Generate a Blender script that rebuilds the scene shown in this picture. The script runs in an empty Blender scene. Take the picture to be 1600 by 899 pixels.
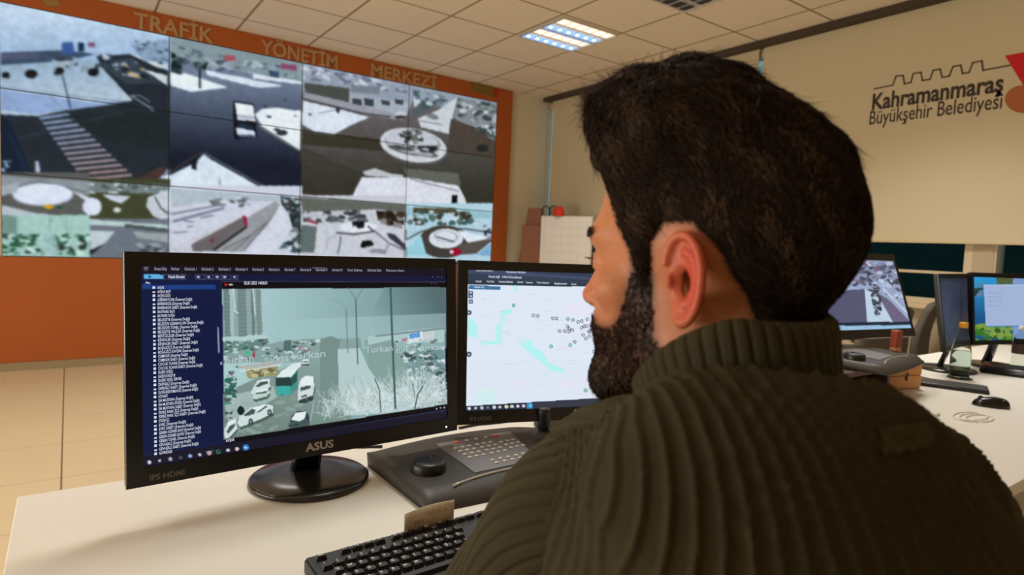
import bpy, bmesh, math, random
import numpy as np
from mathutils import Vector, Matrix
C = bpy.context.scene.collection
SC = bpy.context.scene
rad = math.radians

# ------------------------------------------------------------------ camera
FPX = 971.3
YAW, PITCH, ROLL = 0.6214, -0.06958, 0.04396
CAM = np.array([0.44824, -6.6446, 1.25165])
_f = np.array([math.sin(YAW)*math.cos(PITCH), math.cos(YAW)*math.cos(PITCH), math.sin(PITCH)])
_r = np.array([math.cos(YAW), -math.sin(YAW), 0.0]); _u = np.cross(_r, _f)
_c, _s = math.cos(ROLL), math.sin(ROLL)
RM = np.array([_c*_r+_s*_u, -_s*_r+_c*_u, _f])
cam_data = bpy.data.cameras.new('camera')
cam = bpy.data.objects.new('camera', cam_data); C.objects.link(cam)
m = Matrix([[RM[0][i], RM[1][i], -RM[2][i], CAM[i]] for i in range(3)] + [[0, 0, 0, 1]])
cam.matrix_world = m
cam_data.sensor_width = 36.0
cam_data.lens = FPX*36.0/1600.0
cam_data.clip_start = 0.02
cam_data.dof.use_dof = True
cam_data.dof.focus_distance = 1.12
cam_data.dof.aperture_fstop = 5.6
SC.camera = cam

# ------------------------------------------------------------------ light and exposure
SC.view_settings.view_transform = 'Standard'
SC.view_settings.look = 'None'
SC.view_settings.gamma = 1.0
SC.view_settings.exposure = 0.0
SC.view_settings.use_curve_mapping = False
world = bpy.data.worlds.new('world'); SC.world = world; world.use_nodes = True
world.node_tree.nodes['Background'].inputs[0].default_value = (0.44, 0.55, 0.60, 1)
world.node_tree.nodes['Background'].inputs[1].default_value = 0.9
CEIL = 3.204
def lamp(x, y, power, col=(1.0, 0.97, 0.91), size=0.6, spread=150, z=CEIL-0.06):
    l = bpy.data.lights.new('ceiling_lamp_light', 'AREA'); l.shape = 'SQUARE'; l.size = size
    l.energy = power; l.color = col; l.spread = rad(spread)
    o = bpy.data.objects.new('ceiling_lamp_light', l); C.objects.link(o); o.location = (x, y, z)
    return o
lamp(4.21, -2.10, 20, spread=112)
lamp(4.21, -4.86, 30, spread=112)
lamp(1.45, -2.10, 17, spread=125)
lamp(1.45, -4.86, 24, spread=135)
lamp(-1.31, -2.10, 12, spread=125)
lamp(-1.31, -4.86, 14)
lamp(4.21, -7.62, 8, spread=120)
# broad soft fill added near the left wall to brighten the ceiling and face
_l = bpy.data.lights.new('side_light', 'AREA'); _l.shape = 'RECTANGLE'; _l.size = 3.2; _l.size_y = 1.4; _l.energy = 150; _l.color = (1.0, 0.95, 0.87)
_o = bpy.data.objects.new('side_light', _l); C.objects.link(_o); _o.location = (-3.0, -4.2, 1.0); _o.rotation_euler = (rad(112), 0, rad(-90))

# ------------------------------------------------------------------ helpers
def ray(px, py):
    return RM.T @ np.array([(px-800)/FPX, -(py-449.5)/FPX, 1.0])
def on_z(px, py, z):
    d = ray(px, py); return CAM + d*((z-CAM[2])/d[2])
def on_y(px, py, y):
    d = ray(px, py); return CAM + d*((y-CAM[1])/d[1])
def on_x(px, py, x):
    d = ray(px, py); return CAM + d*((x-CAM[0])/d[0])
def to_px(P):
    d = (np.asarray(P)-CAM) @ RM.T
    return 800+FPX*d[..., 0]/d[..., 2], 449.5-FPX*d[..., 1]/d[..., 2]
def lin(c):
    c = np.asarray(c, float)/255.0
    return np.where(c <= 0.04045, c/12.92, ((c+0.055)/1.055)**2.4)
def mat(name, col, rough=0.5, metal=0.0, noise=0.0, nscale=8.0, bump=0.0, bscale=60.0, spec=0.5, sub=0.0, emit=None, estr=0.0, coords='Object'):
    m = bpy.data.materials.new(name); m.use_nodes = True
    nt = m.node_tree; b = nt.nodes['Principled BSDF']
    c = tuple(lin(col))+(1.0,)
    b.inputs['Base Color'].default_value = c
    b.inputs['Roughness'].default_value = rough; b.inputs['Metallic'].default_value = metal
    b.inputs['Specular IOR Level'].default_value = spec
    tc = nt.nodes.new('ShaderNodeTexCoord')
    if noise > 0:
        n = nt.nodes.new('ShaderNodeTexNoise'); n.inputs['Scale'].default_value = nscale; n.inputs['Detail'].default_value = 4
        nt.links.new(tc.outputs[coords], n.inputs['Vector'])
        mx = nt.nodes.new('ShaderNodeMix'); mx.data_type = 'RGBA'
        mx.inputs[6].default_value = tuple(np.clip(np.array(c[:3])*(1-noise), 0, 1))+(1,)
        mx.inputs[7].default_value = tuple(np.clip(np.array(c[:3])*(1+noise), 0, 1))+(1,)
        nt.links.new(n.outputs['Fac'], mx.inputs[0]); nt.links.new(mx.outputs[2], b.inputs['Base Color'])
    if bump > 0:
        n2 = nt.nodes.new('ShaderNodeTexNoise'); n2.inputs['Scale'].default_value = bscale; n2.inputs['Detail'].default_value = 3
        nt.links.new(tc.outputs[coords], n2.inputs['Vector'])
        bp = nt.nodes.new('ShaderNodeBump'); bp.inputs['Strength'].default_value = bump; bp.inputs['Distance'].default_value = 0.002
        nt.links.new(n2.outputs['Fac'], bp.inputs['Height']); nt.links.new(bp.outputs['Normal'], b.inputs['Normal'])
    if sub > 0:
        b.inputs['Subsurface Weight'].default_value = sub; b.inputs['Subsurface Radius'].default_value = (0.01, 0.004, 0.002); b.inputs['Subsurface Scale'].default_value = 1.0
    if emit is not None:
        b.inputs['Emission Color'].default_value = tuple(lin(emit))+(1,); b.inputs['Emission Strength'].default_value = estr
    return m
def obj(name, bm, material, parent=None, smooth=False, loc=None, rot=None):
    me = bpy.data.meshes.new(name)
    if isinstance(bm, bmesh.types.BMesh):
        bmesh.ops.recalc_face_normals(bm, faces=bm.faces)
        bm.to_mesh(me); bm.free()
    else:
        v, f = bm; me.from_pydata(v, [], f); me.update()
    if smooth:
        me.polygons.foreach_set('use_smooth', [True]*len(me.polygons))
    if material is not None: me.materials.append(material)
    o = bpy.data.objects.new(name, me); C.objects.link(o)
    if loc is not None: o.location = loc
    if rot is not None: o.rotation_euler = rot
    if parent is not None: o.parent = parent
    return o
def tag(o, label, cat, group=None, kind=None):
    if label: o['label'] = label
    if cat: o['category'] = cat
    if group: o['group'] = group
    if kind: o['kind'] = kind
    return o
def struct(o): o['kind'] = 'structure'; return o
def thing(name, label, cat, loc=(0, 0, 0), rotz=0.0, group=None):
    o = bpy.data.objects.new(name, None); C.objects.link(o); o.location = loc; o.rotation_euler = (0, 0, rotz)
    o.empty_display_size = 0.05
    return tag(o, label, cat, group)
def box(bm, x0, x1, y0, y1, z0, z1, bev=0.0, seg=2, M=None):
    r = bmesh.ops.create_cube(bm, size=1.0); vs = r['verts']
    bmesh.ops.scale(bm, verts=vs, vec=(abs(x1-x0), abs(y1-y0), abs(z1-z0)))
    bmesh.ops.translate(bm, verts=vs, vec=((x0+x1)/2, (y0+y1)/2, (z0+z1)/2))
    if M is not None: bmesh.ops.transform(bm, verts=vs, matrix=M)
    if bev > 0:
        es = list({e for v in vs for e in v.link_edges})
        bmesh.ops.bevel(bm, geom=es, offset=bev, segments=seg, affect='EDGES', profile=0.5)
    return bm
def Box(*a, **k): return box(bmesh.new(), *a, **k)
def lathe(prof, n=40, bm=None, M=None, cap=True):
    bm = bm or bmesh.new(); rings = []; new = []
    for r, z in prof:
        ring = [bm.verts.new((r*math.cos(2*math.pi*i/n), r*math.sin(2*math.pi*i/n), z)) for i in range(n)]
        rings.append(ring); new += ring
    for a, b in zip(rings, rings[1:]):
        for i in range(n): bm.faces.new((a[i], a[(i+1) % n], b[(i+1) % n], b[i]))
    if cap:
        bm.faces.new(rings[0]); bm.faces.new(rings[-1])
    if M is not None: bmesh.ops.transform(bm, verts=new, matrix=M)
    return bm
def tube(bm, pts, r, n=8):
    pts = [Vector(p) for p in pts]; rings = []
    rs = r if hasattr(r, '__len__') else [r]*len(pts)
    up = Vector((0.13, 0.21, 1)).normalized()
    for i, p in enumerate(pts):
        t = (pts[min(i+1, len(pts)-1)]-pts[max(i-1, 0)]).normalized()
        a = t.cross(up)
        if a.length < 1e-3: a = t.cross(Vector((1, 0, 0)))
        a.normalize(); b = t.cross(a)
        rings.append([bm.verts.new(p+(a*math.cos(2*math.pi*k/n)+b*math.sin(2*math.pi*k/n))*rs[i]) for k in range(n)])
    for a, b in zip(rings, rings[1:]):
        for i in range(n): bm.faces.new((a[i], a[(i+1) % n], b[(i+1) % n], b[i]))
    bm.faces.new(rings[0]); bm.faces.new(rings[-1])
    return bm
def smooth_path(pts, k=8):
    P = [Vector(p) for p in pts]; P = [P[0]*2-P[1]]+P+[P[-1]*2-P[-2]]; out = []
    for i in range(1, len(P)-2):
        for j in range(k):
            t = j/k; a, b, c, d = P[i-1], P[i], P[i+1], P[i+2]
            out.append(0.5*((2*b)+(c-a)*t+(2*a-5*b+4*c-d)*t*t+(3*b-a-3*c+d)*t**3))
    out.append(P[-2]); return out
def prism(bm, pts, z0, z1, bev=0.0, M=None):
    vs = [bm.verts.new((x, y, z0)) for x, y in pts]; f = bm.faces.new(vs)
    r = bmesh.ops.extrude_face_region(bm, geom=[f]); nv = [g for g in r['geom'] if isinstance(g, bmesh.types.BMVert)]
    bmesh.ops.translate(bm, verts=nv, vec=(0, 0, z1-z0))
    if M is not None: bmesh.ops.transform(bm, verts=vs+nv, matrix=M)
    if bev > 0:
        es = list({e for v in nv for e in v.link_edges if e.other_vert(v) in nv})
        bmesh.ops.bevel(bm, geom=es, offset=bev, segments=2, affect='EDGES')
    return bm
def text_width(s, size, off):
    cu = bpy.data.curves.new('lettering', 'FONT'); cu.body = s; cu.size = size; cu.offset = off
    ob = bpy.data.objects.new('lettering', cu); C.objects.link(ob); bpy.context.evaluated_depsgraph_get().update()
    me = bpy.data.meshes.new_from_object(ob.evaluated_get(bpy.context.evaluated_depsgraph_get())); xs = [v.co.x for v in me.vertices]
    bpy.data.objects.remove(ob); bpy.data.curves.remove(cu); bpy.data.meshes.remove(me); return min(xs), max(xs)
def text_mesh(items):
    """items: (string, size, bold offset, Matrix, depth[, width]) -> one bmesh of real letter shapes"""
    bm = bmesh.new()
    for it in items:
        s, size, off, M, dep = it[:5]
        if 'ş' in s and len(it) > 5:        # s with its cedilla drawn as a small hook of its own
            s2 = s.replace('ş', 's'); a0, a1 = text_width(s2, size, off); k = it[5]/(a1-a0)
            for i, ch in enumerate(s):
                if ch != 'ş': continue
                e = text_width(s2[:i+1], size, off)[1]; cx = (e-a0-size*.20)*k; w = size*.030+off
                path = [(cx+size*.01, 0), (cx+size*.01, -size*.035), (cx+size*.055, -size*.075), (cx+size*.05, -size*.125), (cx-size*.01, -size*.15), (cx-size*.06, -size*.14)]
                for p_, q_ in zip(path, path[1:]):
                    d = Vector((q_[0]-p_[0], q_[1]-p_[1], 0)); d.normalize(); nn_ = Vector((-d.y, d.x, 0))*w; P_, Q_ = Vector((*p_, dep))-d*w*.6, Vector((*q_, dep))+d*w*.6
                    bm.faces.new([bm.verts.new(M @ v) for v in (P_+nn_, P_-nn_, Q_-nn_, Q_+nn_)])
            s = s2
        cu = bpy.data.curves.new('lettering', 'FONT'); cu.body = s; cu.size = size; cu.offset = off; cu.extrude = dep; cu.resolution_u = 3
        ob = bpy.data.objects.new('lettering', cu); C.objects.link(ob)
        dg = bpy.context.evaluated_depsgraph_get(); dg.update()
        me = bpy.data.meshes.new_from_object(ob.evaluated_get(dg))
        if len(it) > 5 and len(me.vertices):
            co = np.zeros(len(me.vertices)*3); me.vertices.foreach_get('co', co); co = co.reshape(-1, 3)
            w = co[:, 0].max()-co[:, 0].min(); co[:, 0] = (co[:, 0]-co[:, 0].min())*it[5]/max(w, 1e-6)
            me.vertices.foreach_set('co', co.ravel())
        me.transform(M); bm.from_mesh(me)
        bpy.data.objects.remove(ob); bpy.data.curves.remove(cu); bpy.data.meshes.remove(me)
    return bm
XZ = Matrix.Rotation(math.pi/2, 4, 'X')       # lettering that stands up and faces -y

# ------------------------------------------------------------------ pictures shown by the screens
def noise2(h, w, cells, seed):
    rs = np.random.RandomState(seed); gy, gx = max(2, int(cells*h/w)+2), cells+2
    g = rs.rand(gy, gx); y = np.linspace(0, gy-1.001, h); x = np.linspace(0, gx-1.001, w)
    yi, xi = y.astype(int), x.astype(int); fy, fx = (y-yi)[:, None], (x-xi)[None, :]
    fy = fy*fy*(3-2*fy); fx = fx*fx*(3-2*fx)
    a = g[yi][:, xi]; b = g[yi][:, xi+1]; c = g[yi+1][:, xi]; d = g[yi+1][:, xi+1]
    return (a*(1-fx)+b*fx)*(1-fy)+(c*(1-fx)+d*fx)*fy
class Canvas:
    """a picture on a flat screen: a grid of coloured points; corner(u,v) gives the world point (v down).
       X, Y hold the photo coordinate each point of the picture was read from."""
    def __init__(s, W, H, corner):
        s.W, s.H = W, H
        u, v = np.meshgrid(np.linspace(0, 1, W), np.linspace(0, 1, H))
        P = corner(u[..., None], v[..., None]); s.X, s.Y = to_px(P); s.c = np.zeros((H, W, 3))
    def _mix(s, m, col, a=1.0):
        col = np.asarray(col, float); s.c[m] = s.c[m]*(1-a)+col*a
    def mask(s, pts):
        X, Y = s.X, s.Y; pts = np.asarray(pts, float); m = np.zeros(X.shape, bool)
        bb = (X >= pts[:, 0].min()) & (X <= pts[:, 0].max()) & (Y >= pts[:, 1].min()) & (Y <= pts[:, 1].max())
        x, y = X[bb], Y[bb]; r = np.zeros(x.shape, bool); n = len(pts)
        for i in range(n):
            x1, y1 = pts[i]; x2, y2 = pts[(i+1) % n]
            if y1 == y2: continue
            r ^= ((y1 > y) != (y2 > y)) & (x < (x2-x1)*(y-y1)/(y2-y1)+x1)
        m[bb] = r; return m
    def poly(s, pts, col, a=1.0): s._mix(s.mask(pts), col, a)
    def grad(s, pts, c0, c1, p0, p1, a=1.0):
        m = s.mask(pts); d = np.array(p1, float)-p0; t = ((s.X-p0[0])*d[0]+(s.Y-p0[1])*d[1])/(d@d)
        t = np.clip(t, 0, 1)[m][:, None]; s.c[m] = s.c[m]*(1-a)+(np.array(c0, float)*(1-t)+np.array(c1, float)*t)*a
    def rect(s, x0, y0, x1, y1, col, a=1.0): s._mix((s.X >= x0) & (s.X <= x1) & (s.Y >= y0) & (s.Y <= y1), col, a)
    def ell(s, cx, cy, rx, ry, col, a=1.0, rot=0.0, ring=0.0):
        c, n = math.cos(rot), math.sin(rot); dx, dy = s.X-cx, s.Y-cy
        q = ((dx*c+dy*n)/rx)**2+((-dx*n+dy*c)/ry)**2
        s._mix((q <= 1) & (q >= ring), col, a)
    def line(s, pts, w, col, a=1.0):
        for (x1, y1), (x2, y2) in zip(pts, pts[1:]):
            L = (x2-x1)**2+(y2-y1)**2
            t = np.clip(((s.X-x1)*(x2-x1)+(s.Y-y1)*(y2-y1))/max(L, 1e-9), 0, 1)
            d = np.hypot(s.X-x1-t*(x2-x1), s.Y-y1-t*(y2-y1))
            k = np.clip(w/2+0.4-d, 0, 0.8)/0.8*a; s.c = s.c*(1-k[..., None])+np.array(col, float)*k[..., None]
    def blobs(s, pts, n, size, cols, seed=0, a=0.9, flat=0.5):
        rs = np.random.RandomState(seed); pts = np.asarray(pts, float); lo, hi = pts.min(0), pts.max(0); k = 0; tries = 0
        ok = s.mask(pts)
        while k < n and tries < n*20:
            tries += 1; x, y = lo+rs.rand(2)*(hi-lo)
            # inside test on the single point
            ins = False
            for i in range(len(pts)):
                x1, y1 = pts[i]; x2, y2 = pts[(i+1) % len(pts)]
                if (y1 > y) != (y2 > y) and x < (x2-x1)*(y-y1)/(y2-y1)+x1: ins = not ins
            if not ins: continue
            r = size[0]+rs.rand()*(size[1]-size[0]); c = cols[rs.randint(len(cols))]; k += 1
            rot = rs.rand()*1.2-.6
            cc, nn = math.cos(rot), math.sin(rot); dx, dy = s.X-x, s.Y-y
            q = ((dx*cc+dy*nn)/r)**2+((-dx*nn+dy*cc)/(r*flat))**2
            s._mix((q <= 1) & ok, c, a)
    def twigs(s, x, y, L, n, cols, seed=0, w=0.7, ang=(-2.6, -0.5)):
        rs = np.random.RandomState(seed)
        for i in range(n):
            a = ang[0]+rs.rand()*(ang[1]-ang[0]); p = [(x+rs.randn()*L*.25, y+rs.randn()*L*.12)]
            for k in range(4):
                a += rs.randn()*.35; p.append((p[-1][0]+math.cos(a)*L/4, p[-1][1]+math.sin(a)*L/4))
            s.line(p, w, cols[rs.randint(len(cols))], .75)
    def grain(s, amp, cells, seed, pts=None):
        n = ((noise2(s.H, s.W, cells*2, seed)-.5)*1.0+(noise2(s.H, s.W, cells//2, seed+77)-.5)*.45)*amp; m = np.ones(s.X.shape, bool) if pts is None else s.mask(pts)
        s.c[m] *= (1+n[m])[:, None]
    def blur(s, k=1):
        for _ in range(k):
            p = np.pad(s.c, ((1, 1), (1, 1), (0, 0)), 'edge')
            s.c = (p[:-2, 1:-1]+p[2:, 1:-1]+p[1:-1, :-2]+p[1:-1, 2:]+4*p[1:-1, 1:-1])/8
    def mesh(s, name, w, h, material, parent, i0=0, i1=None, j0=0, j1=None, loc=(0, 0, 0), rot=(0, 0, 0)):
        """part i0..i1, j0..j1 of the picture as a flat coloured grid w x h, centred, facing -y"""
        i1 = s.W-1 if i1 is None else i1; j1 = s.H-1 if j1 is None else j1
        c = s.c[j0:j1+1, i0:i1+1]; H, W = c.shape[:2]
        X, Z = np.meshgrid(np.linspace(-w/2, w/2, W), np.linspace(h/2, -h/2, H))
        v = np.stack([X.ravel(), np.zeros(X.size), Z.ravel()], 1)
        idx = np.arange(W*H).reshape(H, W)
        f = np.stack([idx[:-1, :-1], idx[1:, :-1], idx[1:, 1:], idx[:-1, 1:]], -1).reshape(-1, 4)
        me = bpy.data.meshes.new(name); me.vertices.add(len(v)); me.vertices.foreach_set('co', v.ravel())
        me.loops.add(f.size); me.loops.foreach_set('vertex_index', f.ravel().astype(np.int32))
        me.polygons.add(len(f)); me.polygons.foreach_set('loop_start', np.arange(0, f.size, 4, dtype=np.int32))
        me.update(); me.validate()
        at = me.color_attributes.new('picture', 'FLOAT_COLOR', 'POINT')
        cc = np.ones((W*H, 4)); cc[:, :3] = lin(np.clip(c.reshape(-1, 3), 0, 255)); at.data.foreach_set('color', cc.ravel())
        me.materials.append(material)
        o = bpy.data.objects.new(name, me); C.objects.link(o); o.location = loc; o.rotation_euler = rot
        if parent: o.parent = parent
        return o
def picture_mat(name, strength, rough=0.35, spec=0.2):
    m = bpy.data.materials.new(name); m.use_nodes = True; nt = m.node_tree; b = nt.nodes['Principled BSDF']
    a = nt.nodes.new('ShaderNodeAttribute'); a.attribute_name = 'picture'
    b.inputs['Base Color'].default_value = (0.004, 0.004, 0.005, 1); b.inputs['Roughness'].default_value = rough
    b.inputs['Specular IOR Level'].default_value = spec
    nt.links.new(a.outputs['Color'], b.inputs['Emission Color']); b.inputs['Emission Strength'].default_value = strength
    return m
M_wallpic = picture_mat('video_wall_picture', 1.0, 0.5, 0.1)
M_pic = picture_mat('monitor_picture', 1.0)
def glow(name, col, s=1.0): return mat(name, (8, 8, 8), 0.5, emit=col, estr=s)

# ------------------------------------------------------------------ materials of the room
def grid_mat(name, col, joint, sx, sy, ox, oy, jw, rough, noise=0.06, spec=0.4, nscale=2.0, jy=1.0):
    m = mat(name, col, rough, noise=noise, nscale=nscale, spec=spec); nt = m.node_tree; b = nt.nodes['Principled BSDF']
    tc = nt.nodes.new('ShaderNodeTexCoord'); sp = nt.nodes.new('ShaderNodeSeparateXYZ'); nt.links.new(tc.outputs['Object'], sp.inputs[0])
    outs = []
    for k, (s, o) in enumerate(((sx, ox), (sy, oy))):
        a = nt.nodes.new('ShaderNodeMath'); a.operation = 'SUBTRACT'; nt.links.new(sp.outputs[k], a.inputs[0]); a.inputs[1].default_value = o-s/2
        d = nt.nodes.new('ShaderNodeMath'); d.operation = 'DIVIDE'; nt.links.new(a.outputs[0], d.inputs[0]); d.inputs[1].default_value = s
        fr = nt.nodes.new('ShaderNodeMath'); fr.operation = 'FRACT'; nt.links.new(d.outputs[0], fr.inputs[0])
        q = nt.nodes.new('ShaderNodeMath'); q.operation = 'SUBTRACT'; nt.links.new(fr.outputs[0], q.inputs[0]); q.inputs[1].default_value = 0.5
        ab = nt.nodes.new('ShaderNodeMath'); ab.operation = 'ABSOLUTE'; nt.links.new(q.outputs[0], ab.inputs[0])
        l = nt.nodes.new('ShaderNodeMath'); l.operation = 'LESS_THAN'; nt.links.new(ab.outputs[0], l.inputs[0]); l.inputs[1].default_value = jw/2/s*(jy if k else 1)
        outs.append(l)
    mxm = nt.nodes.new('ShaderNodeMath'); mxm.operation = 'MAXIMUM'; nt.links.new(outs[0].outputs[0], mxm.inputs[0]); nt.links.new(outs[1].outputs[0], mxm.inputs[1])
    mx = nt.nodes.new('ShaderNodeMix'); mx.data_type = 'RGBA'; nt.links.new(mxm.outputs[0], mx.inputs[0])
    src = b.inputs['Base Color'].links[0].from_socket if b.inputs['Base Color'].links else None
    if src: nt.links.new(src, mx.inputs[6])
    else: mx.inputs[6].default_value = b.inputs['Base Color'].default_value
    mx.inputs[7].default_value = tuple(lin(joint))+(1,)
    nt.links.new(mx.outputs[2], b.inputs['Base Color'])
    return m
M_ceil = grid_mat('ceiling_tiles', (222, 208, 190), (150, 128, 100), 0.69, 0.69, 3.855, -1.08, 0.022, 0.9, 0.03, 0.2)
M_floor = grid_mat('floor_tiles', (206, 186, 150), (120, 98, 70), 1.2, 0.6, 0.415, -2.33, 0.008, 0.42, 0.05, 0.3, jy=.4)
M_wall = mat('cream_paint', (210, 198, 170), 0.85, noise=0.02, nscale=1.5)
M_orange = mat('orange_laminate', (168, 86, 34), 0.45, noise=0.07, nscale=3.0, spec=0.35)
M_black = mat('black_plastic', (22, 20, 19), 0.38)
M_blackgloss = mat('black_gloss_plastic', (14, 13, 12), 0.16)
M_darkgrey = mat('dark_grey_plastic', (52, 47, 43), 0.45, bump=0.15, bscale=400)
M_rim = mat('screen_bezel_black', (15, 14, 14), 0.3)

# ------------------------------------------------------------------ room shell
XR, YB, XL = 5.70, -9.2, -3.2
struct(obj('floor', Box(XL-.2, XR+.2, YB-.2, 0.3, -0.1, 0), M_floor))
struct(obj('ceiling', Box(XL-.2, XR+.2, YB-.2, 0.3, CEIL, CEIL+0.1), M_ceil))
struct(obj('wall_far', Box(XL-.2, XR+.02, 0.04, 0.24, -0.1, CEIL+.1), M_wall))
struct(obj('wall_left', Box(XL-.2, XL, YB-.2, 0.2, -0.1, CEIL+.1), M_wall))
struct(obj('wall_back', Box(XL-.2, XR+.2, YB-.2, YB, -0.1, CEIL+.1), M_wall))
# window wall: parapet, pillars and head around a ribbon of windows
ZS = 0.935
bm = bmesh.new()
box(bm, XR, XR+.2, YB, 0.04, 0, ZS)
box(bm, XR, XR+.2, YB, 0.04, 3.12, CEIL)
for a, b in ((-5.06, -4.93), (-9.2, -9.0)):
    box(bm, XR, XR+.2, a, b, ZS, 3.12)
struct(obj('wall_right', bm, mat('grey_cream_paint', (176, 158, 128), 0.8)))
M_glass = mat('dusk_glass', (14, 40, 46), 0.08, spec=0.6)
M_glass.node_tree.nodes['Principled BSDF'].inputs['Emission Color'].default_value = tuple(lin((50, 92, 100)))+(1,)
M_frame = mat('window_frame_white', (196, 178, 146), 0.5)
M_pane = mat('window_pane', (170, 205, 210), 0.02)
b_ = M_pane.node_tree.nodes['Principled BSDF']; b_.inputs['Transmission Weight'].default_value = 1.0; b_.inputs['IOR'].default_value = 1.02
for n, (ya, yb) in enumerate(((-4.93, 0.038), (-9.0, -5.06))):
    w = struct(bpy.data.objects.new('window_%d' % (n+1), None)); C.objects.link(w); w.location = (XR+.035, (ya+yb)/2, ZS)
    L = yb-ya; bm = bmesh.new()
    box(bm, -.03, .03, -L/2, -L/2+.05, 0, 2.185); box(bm, -.03, .03, L/2-.012, L/2, 0, 2.185)
    box(bm, -.03, .03, -L/2, L/2, 0, .05); box(bm, -.03, .03, -L/2, L/2, 2.135, 2.185)
    box(bm, -.025, .025, -L/2, L/2, .235, .255)
    for t in (1/3, 2/3): box(bm, -.03, .03, -L/2+L*t-.025, -L/2+L*t+.025, .05, 2.135)
    obj('window_frame', bm, M_frame, w)
    obj('window_pane', Box(-.004, .004, -L/2+.04, L/2-.04, .04, 2.145), M_pane, w)
struct(obj('trim_1', Box(XR-.06, XR+.02, YB, 0.0, ZS-.03, ZS, 0.004), mat('sill_stone', (206, 180, 140), 0.5)))
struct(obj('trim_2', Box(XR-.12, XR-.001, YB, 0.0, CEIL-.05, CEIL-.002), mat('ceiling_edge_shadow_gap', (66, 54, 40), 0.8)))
struct(obj('baseboard_far', Box(XL, 5.64, -.02, -0.012, 0.0, 0.07), mat('baseboard_grey', (150, 132, 98), 0.6)))
# the street outside, dusk blue
struct(obj('trim_3', Box(XR+1.2, XR+1.25, -10, 2.5, -0.5, 1.56), mat('facade_across_the_street', (34, 62, 66), 0.9, noise=0.3, nscale=1.2)))

# ------------------------------------------------------------------ roller blinds on the window wall
M_blind = mat('blind_fabric', (198, 184, 152), 0.85, noise=0.02, nscale=2, bump=0.1, bscale=900)
XB = 5.667
def blind(ya, yb, label):
    t = thing('roller_blind', label, 'blind', (XB, (ya+yb)/2, 1.395), 0, 'roller blinds over the long window'); L = yb-ya
    obj('fabric', Box(-.0015, .0015, -L/2, L/2, .01, 1.755), M_blind, t)
    obj('bottom_rail', Box(-.008, .008, -L/2, L/2, 0, .025, .004), mat('blind_rail', (196, 178, 140), 0.5), t)
    obj('roller', lathe([(0.014, -L/2), (0.014, L/2)], 20, M=Matrix.Translation((0.014, 0, 1.748)) @ Matrix.Rotation(math.pi/2, 4, 'X')), M_blind, t)
    return t
blind(-3.125, -0.115, 'cream roller blind nearest the room corner, plain, beside the orange video wall')
bl2 = blind(-8.6, -3.17, 'cream roller blind printed with municipality lettering and a crenellated wall line')
# printed lettering on the second blind, facing -x
def xface(y, z, tilt=0.0): return Matrix.Translation((XB-.004, y, z)) @ Matrix.Rotation(-math.pi/2, 4, 'Z') @ XZ @ Matrix.Rotation(tilt, 4, 'Z')
M_ink = mat('printed_dark_ink', (58, 46, 38), 0.8); M_ink2 = mat('printed_soft_ink', (92, 78, 56), 0.8)
def child_world(o, parent):
    o.parent = parent; o.matrix_parent_inverse = Matrix.Translation(parent.location).inverted(); return o
yk0 = on_x(1362, 172, XB-.004); yk1 = on_x(1567, 143, XB-.004)
yb0 = on_x(1358, 195, XB-.004); yb1 = on_x(1565, 170, XB-.004)
child_world(obj('blind_lettering', text_mesh([
    ('Kahramanmaraş', 0.175, 0.0048, xface(yk0[1], yk0[2]+.002), 0.0004, yk0[1]-yk1[1]),
    ('Büyükşehir Belediyesi', 0.155, 0.0008, xface(yb0[1], yb0[2]), 0.0004, yb0[1]-yb1[1])]), M_ink), bl2)
cren = [(1368, 138), (1393, 133)]
zz = on_x(1393, 133, XB-.004)[2]
cr_px = [(1366, 139), (1395, 133), (1400, 119), (1411, 118), (1413, 131), (1423, 129), (1427, 115), (1439, 113), (1441, 126), (1453, 124), (1458, 110), (1469, 108), (1472, 121), (1483, 119), (1489, 104), (1501, 102), (1504, 115), (1514, 113), (1520, 98), (1534, 95), (1536, 110), (1578, 102)]
bm = bmesh.new(); pts = [on_x(x, y, XB-.004) for x, y in cr_px]
for a, b in zip(pts, pts[1:]):
    d = (b-a)[1:]; d = d/np.linalg.norm(d)*.006; n = np.array([-d[1], d[0]])
    q = [(a[0], a[1]-d[0]*.8+n[0]*k, a[2]-d[1]*.8+n[1]*k) for k in (-1, 1)]+[(b[0], b[1]+d[0]*.8+n[0]*k, b[2]+d[1]*.8+n[1]*k) for k in (1, -1)]
    bm.faces.new([bm.verts.new(v) for v in q])
child_world(obj('printed_wall_line', bm, M_ink2), bl2)
def printed(name, pxs, m):
    bm = bmesh.new(); bm.faces.new([bm.verts.new(on_x(x, y, XB-.0045)) for x, y in pxs]); return child_world(obj(name, bm, m), bl2)
printed('printed_red_shape', [(1570, 87), (1620, 78), (1640, 60), (1640, 130), (1600, 135)], mat('printed_red', (196, 18, 24), 0.8))
printed('printed_orange_disc', [(1600+30*math.cos(a)*1.0, 155+22*math.sin(a)) for a in np.linspace(0, 2*math.pi, 28, endpoint=False)], mat('printed_terracotta', (166, 92, 48), 0.8))

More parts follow.
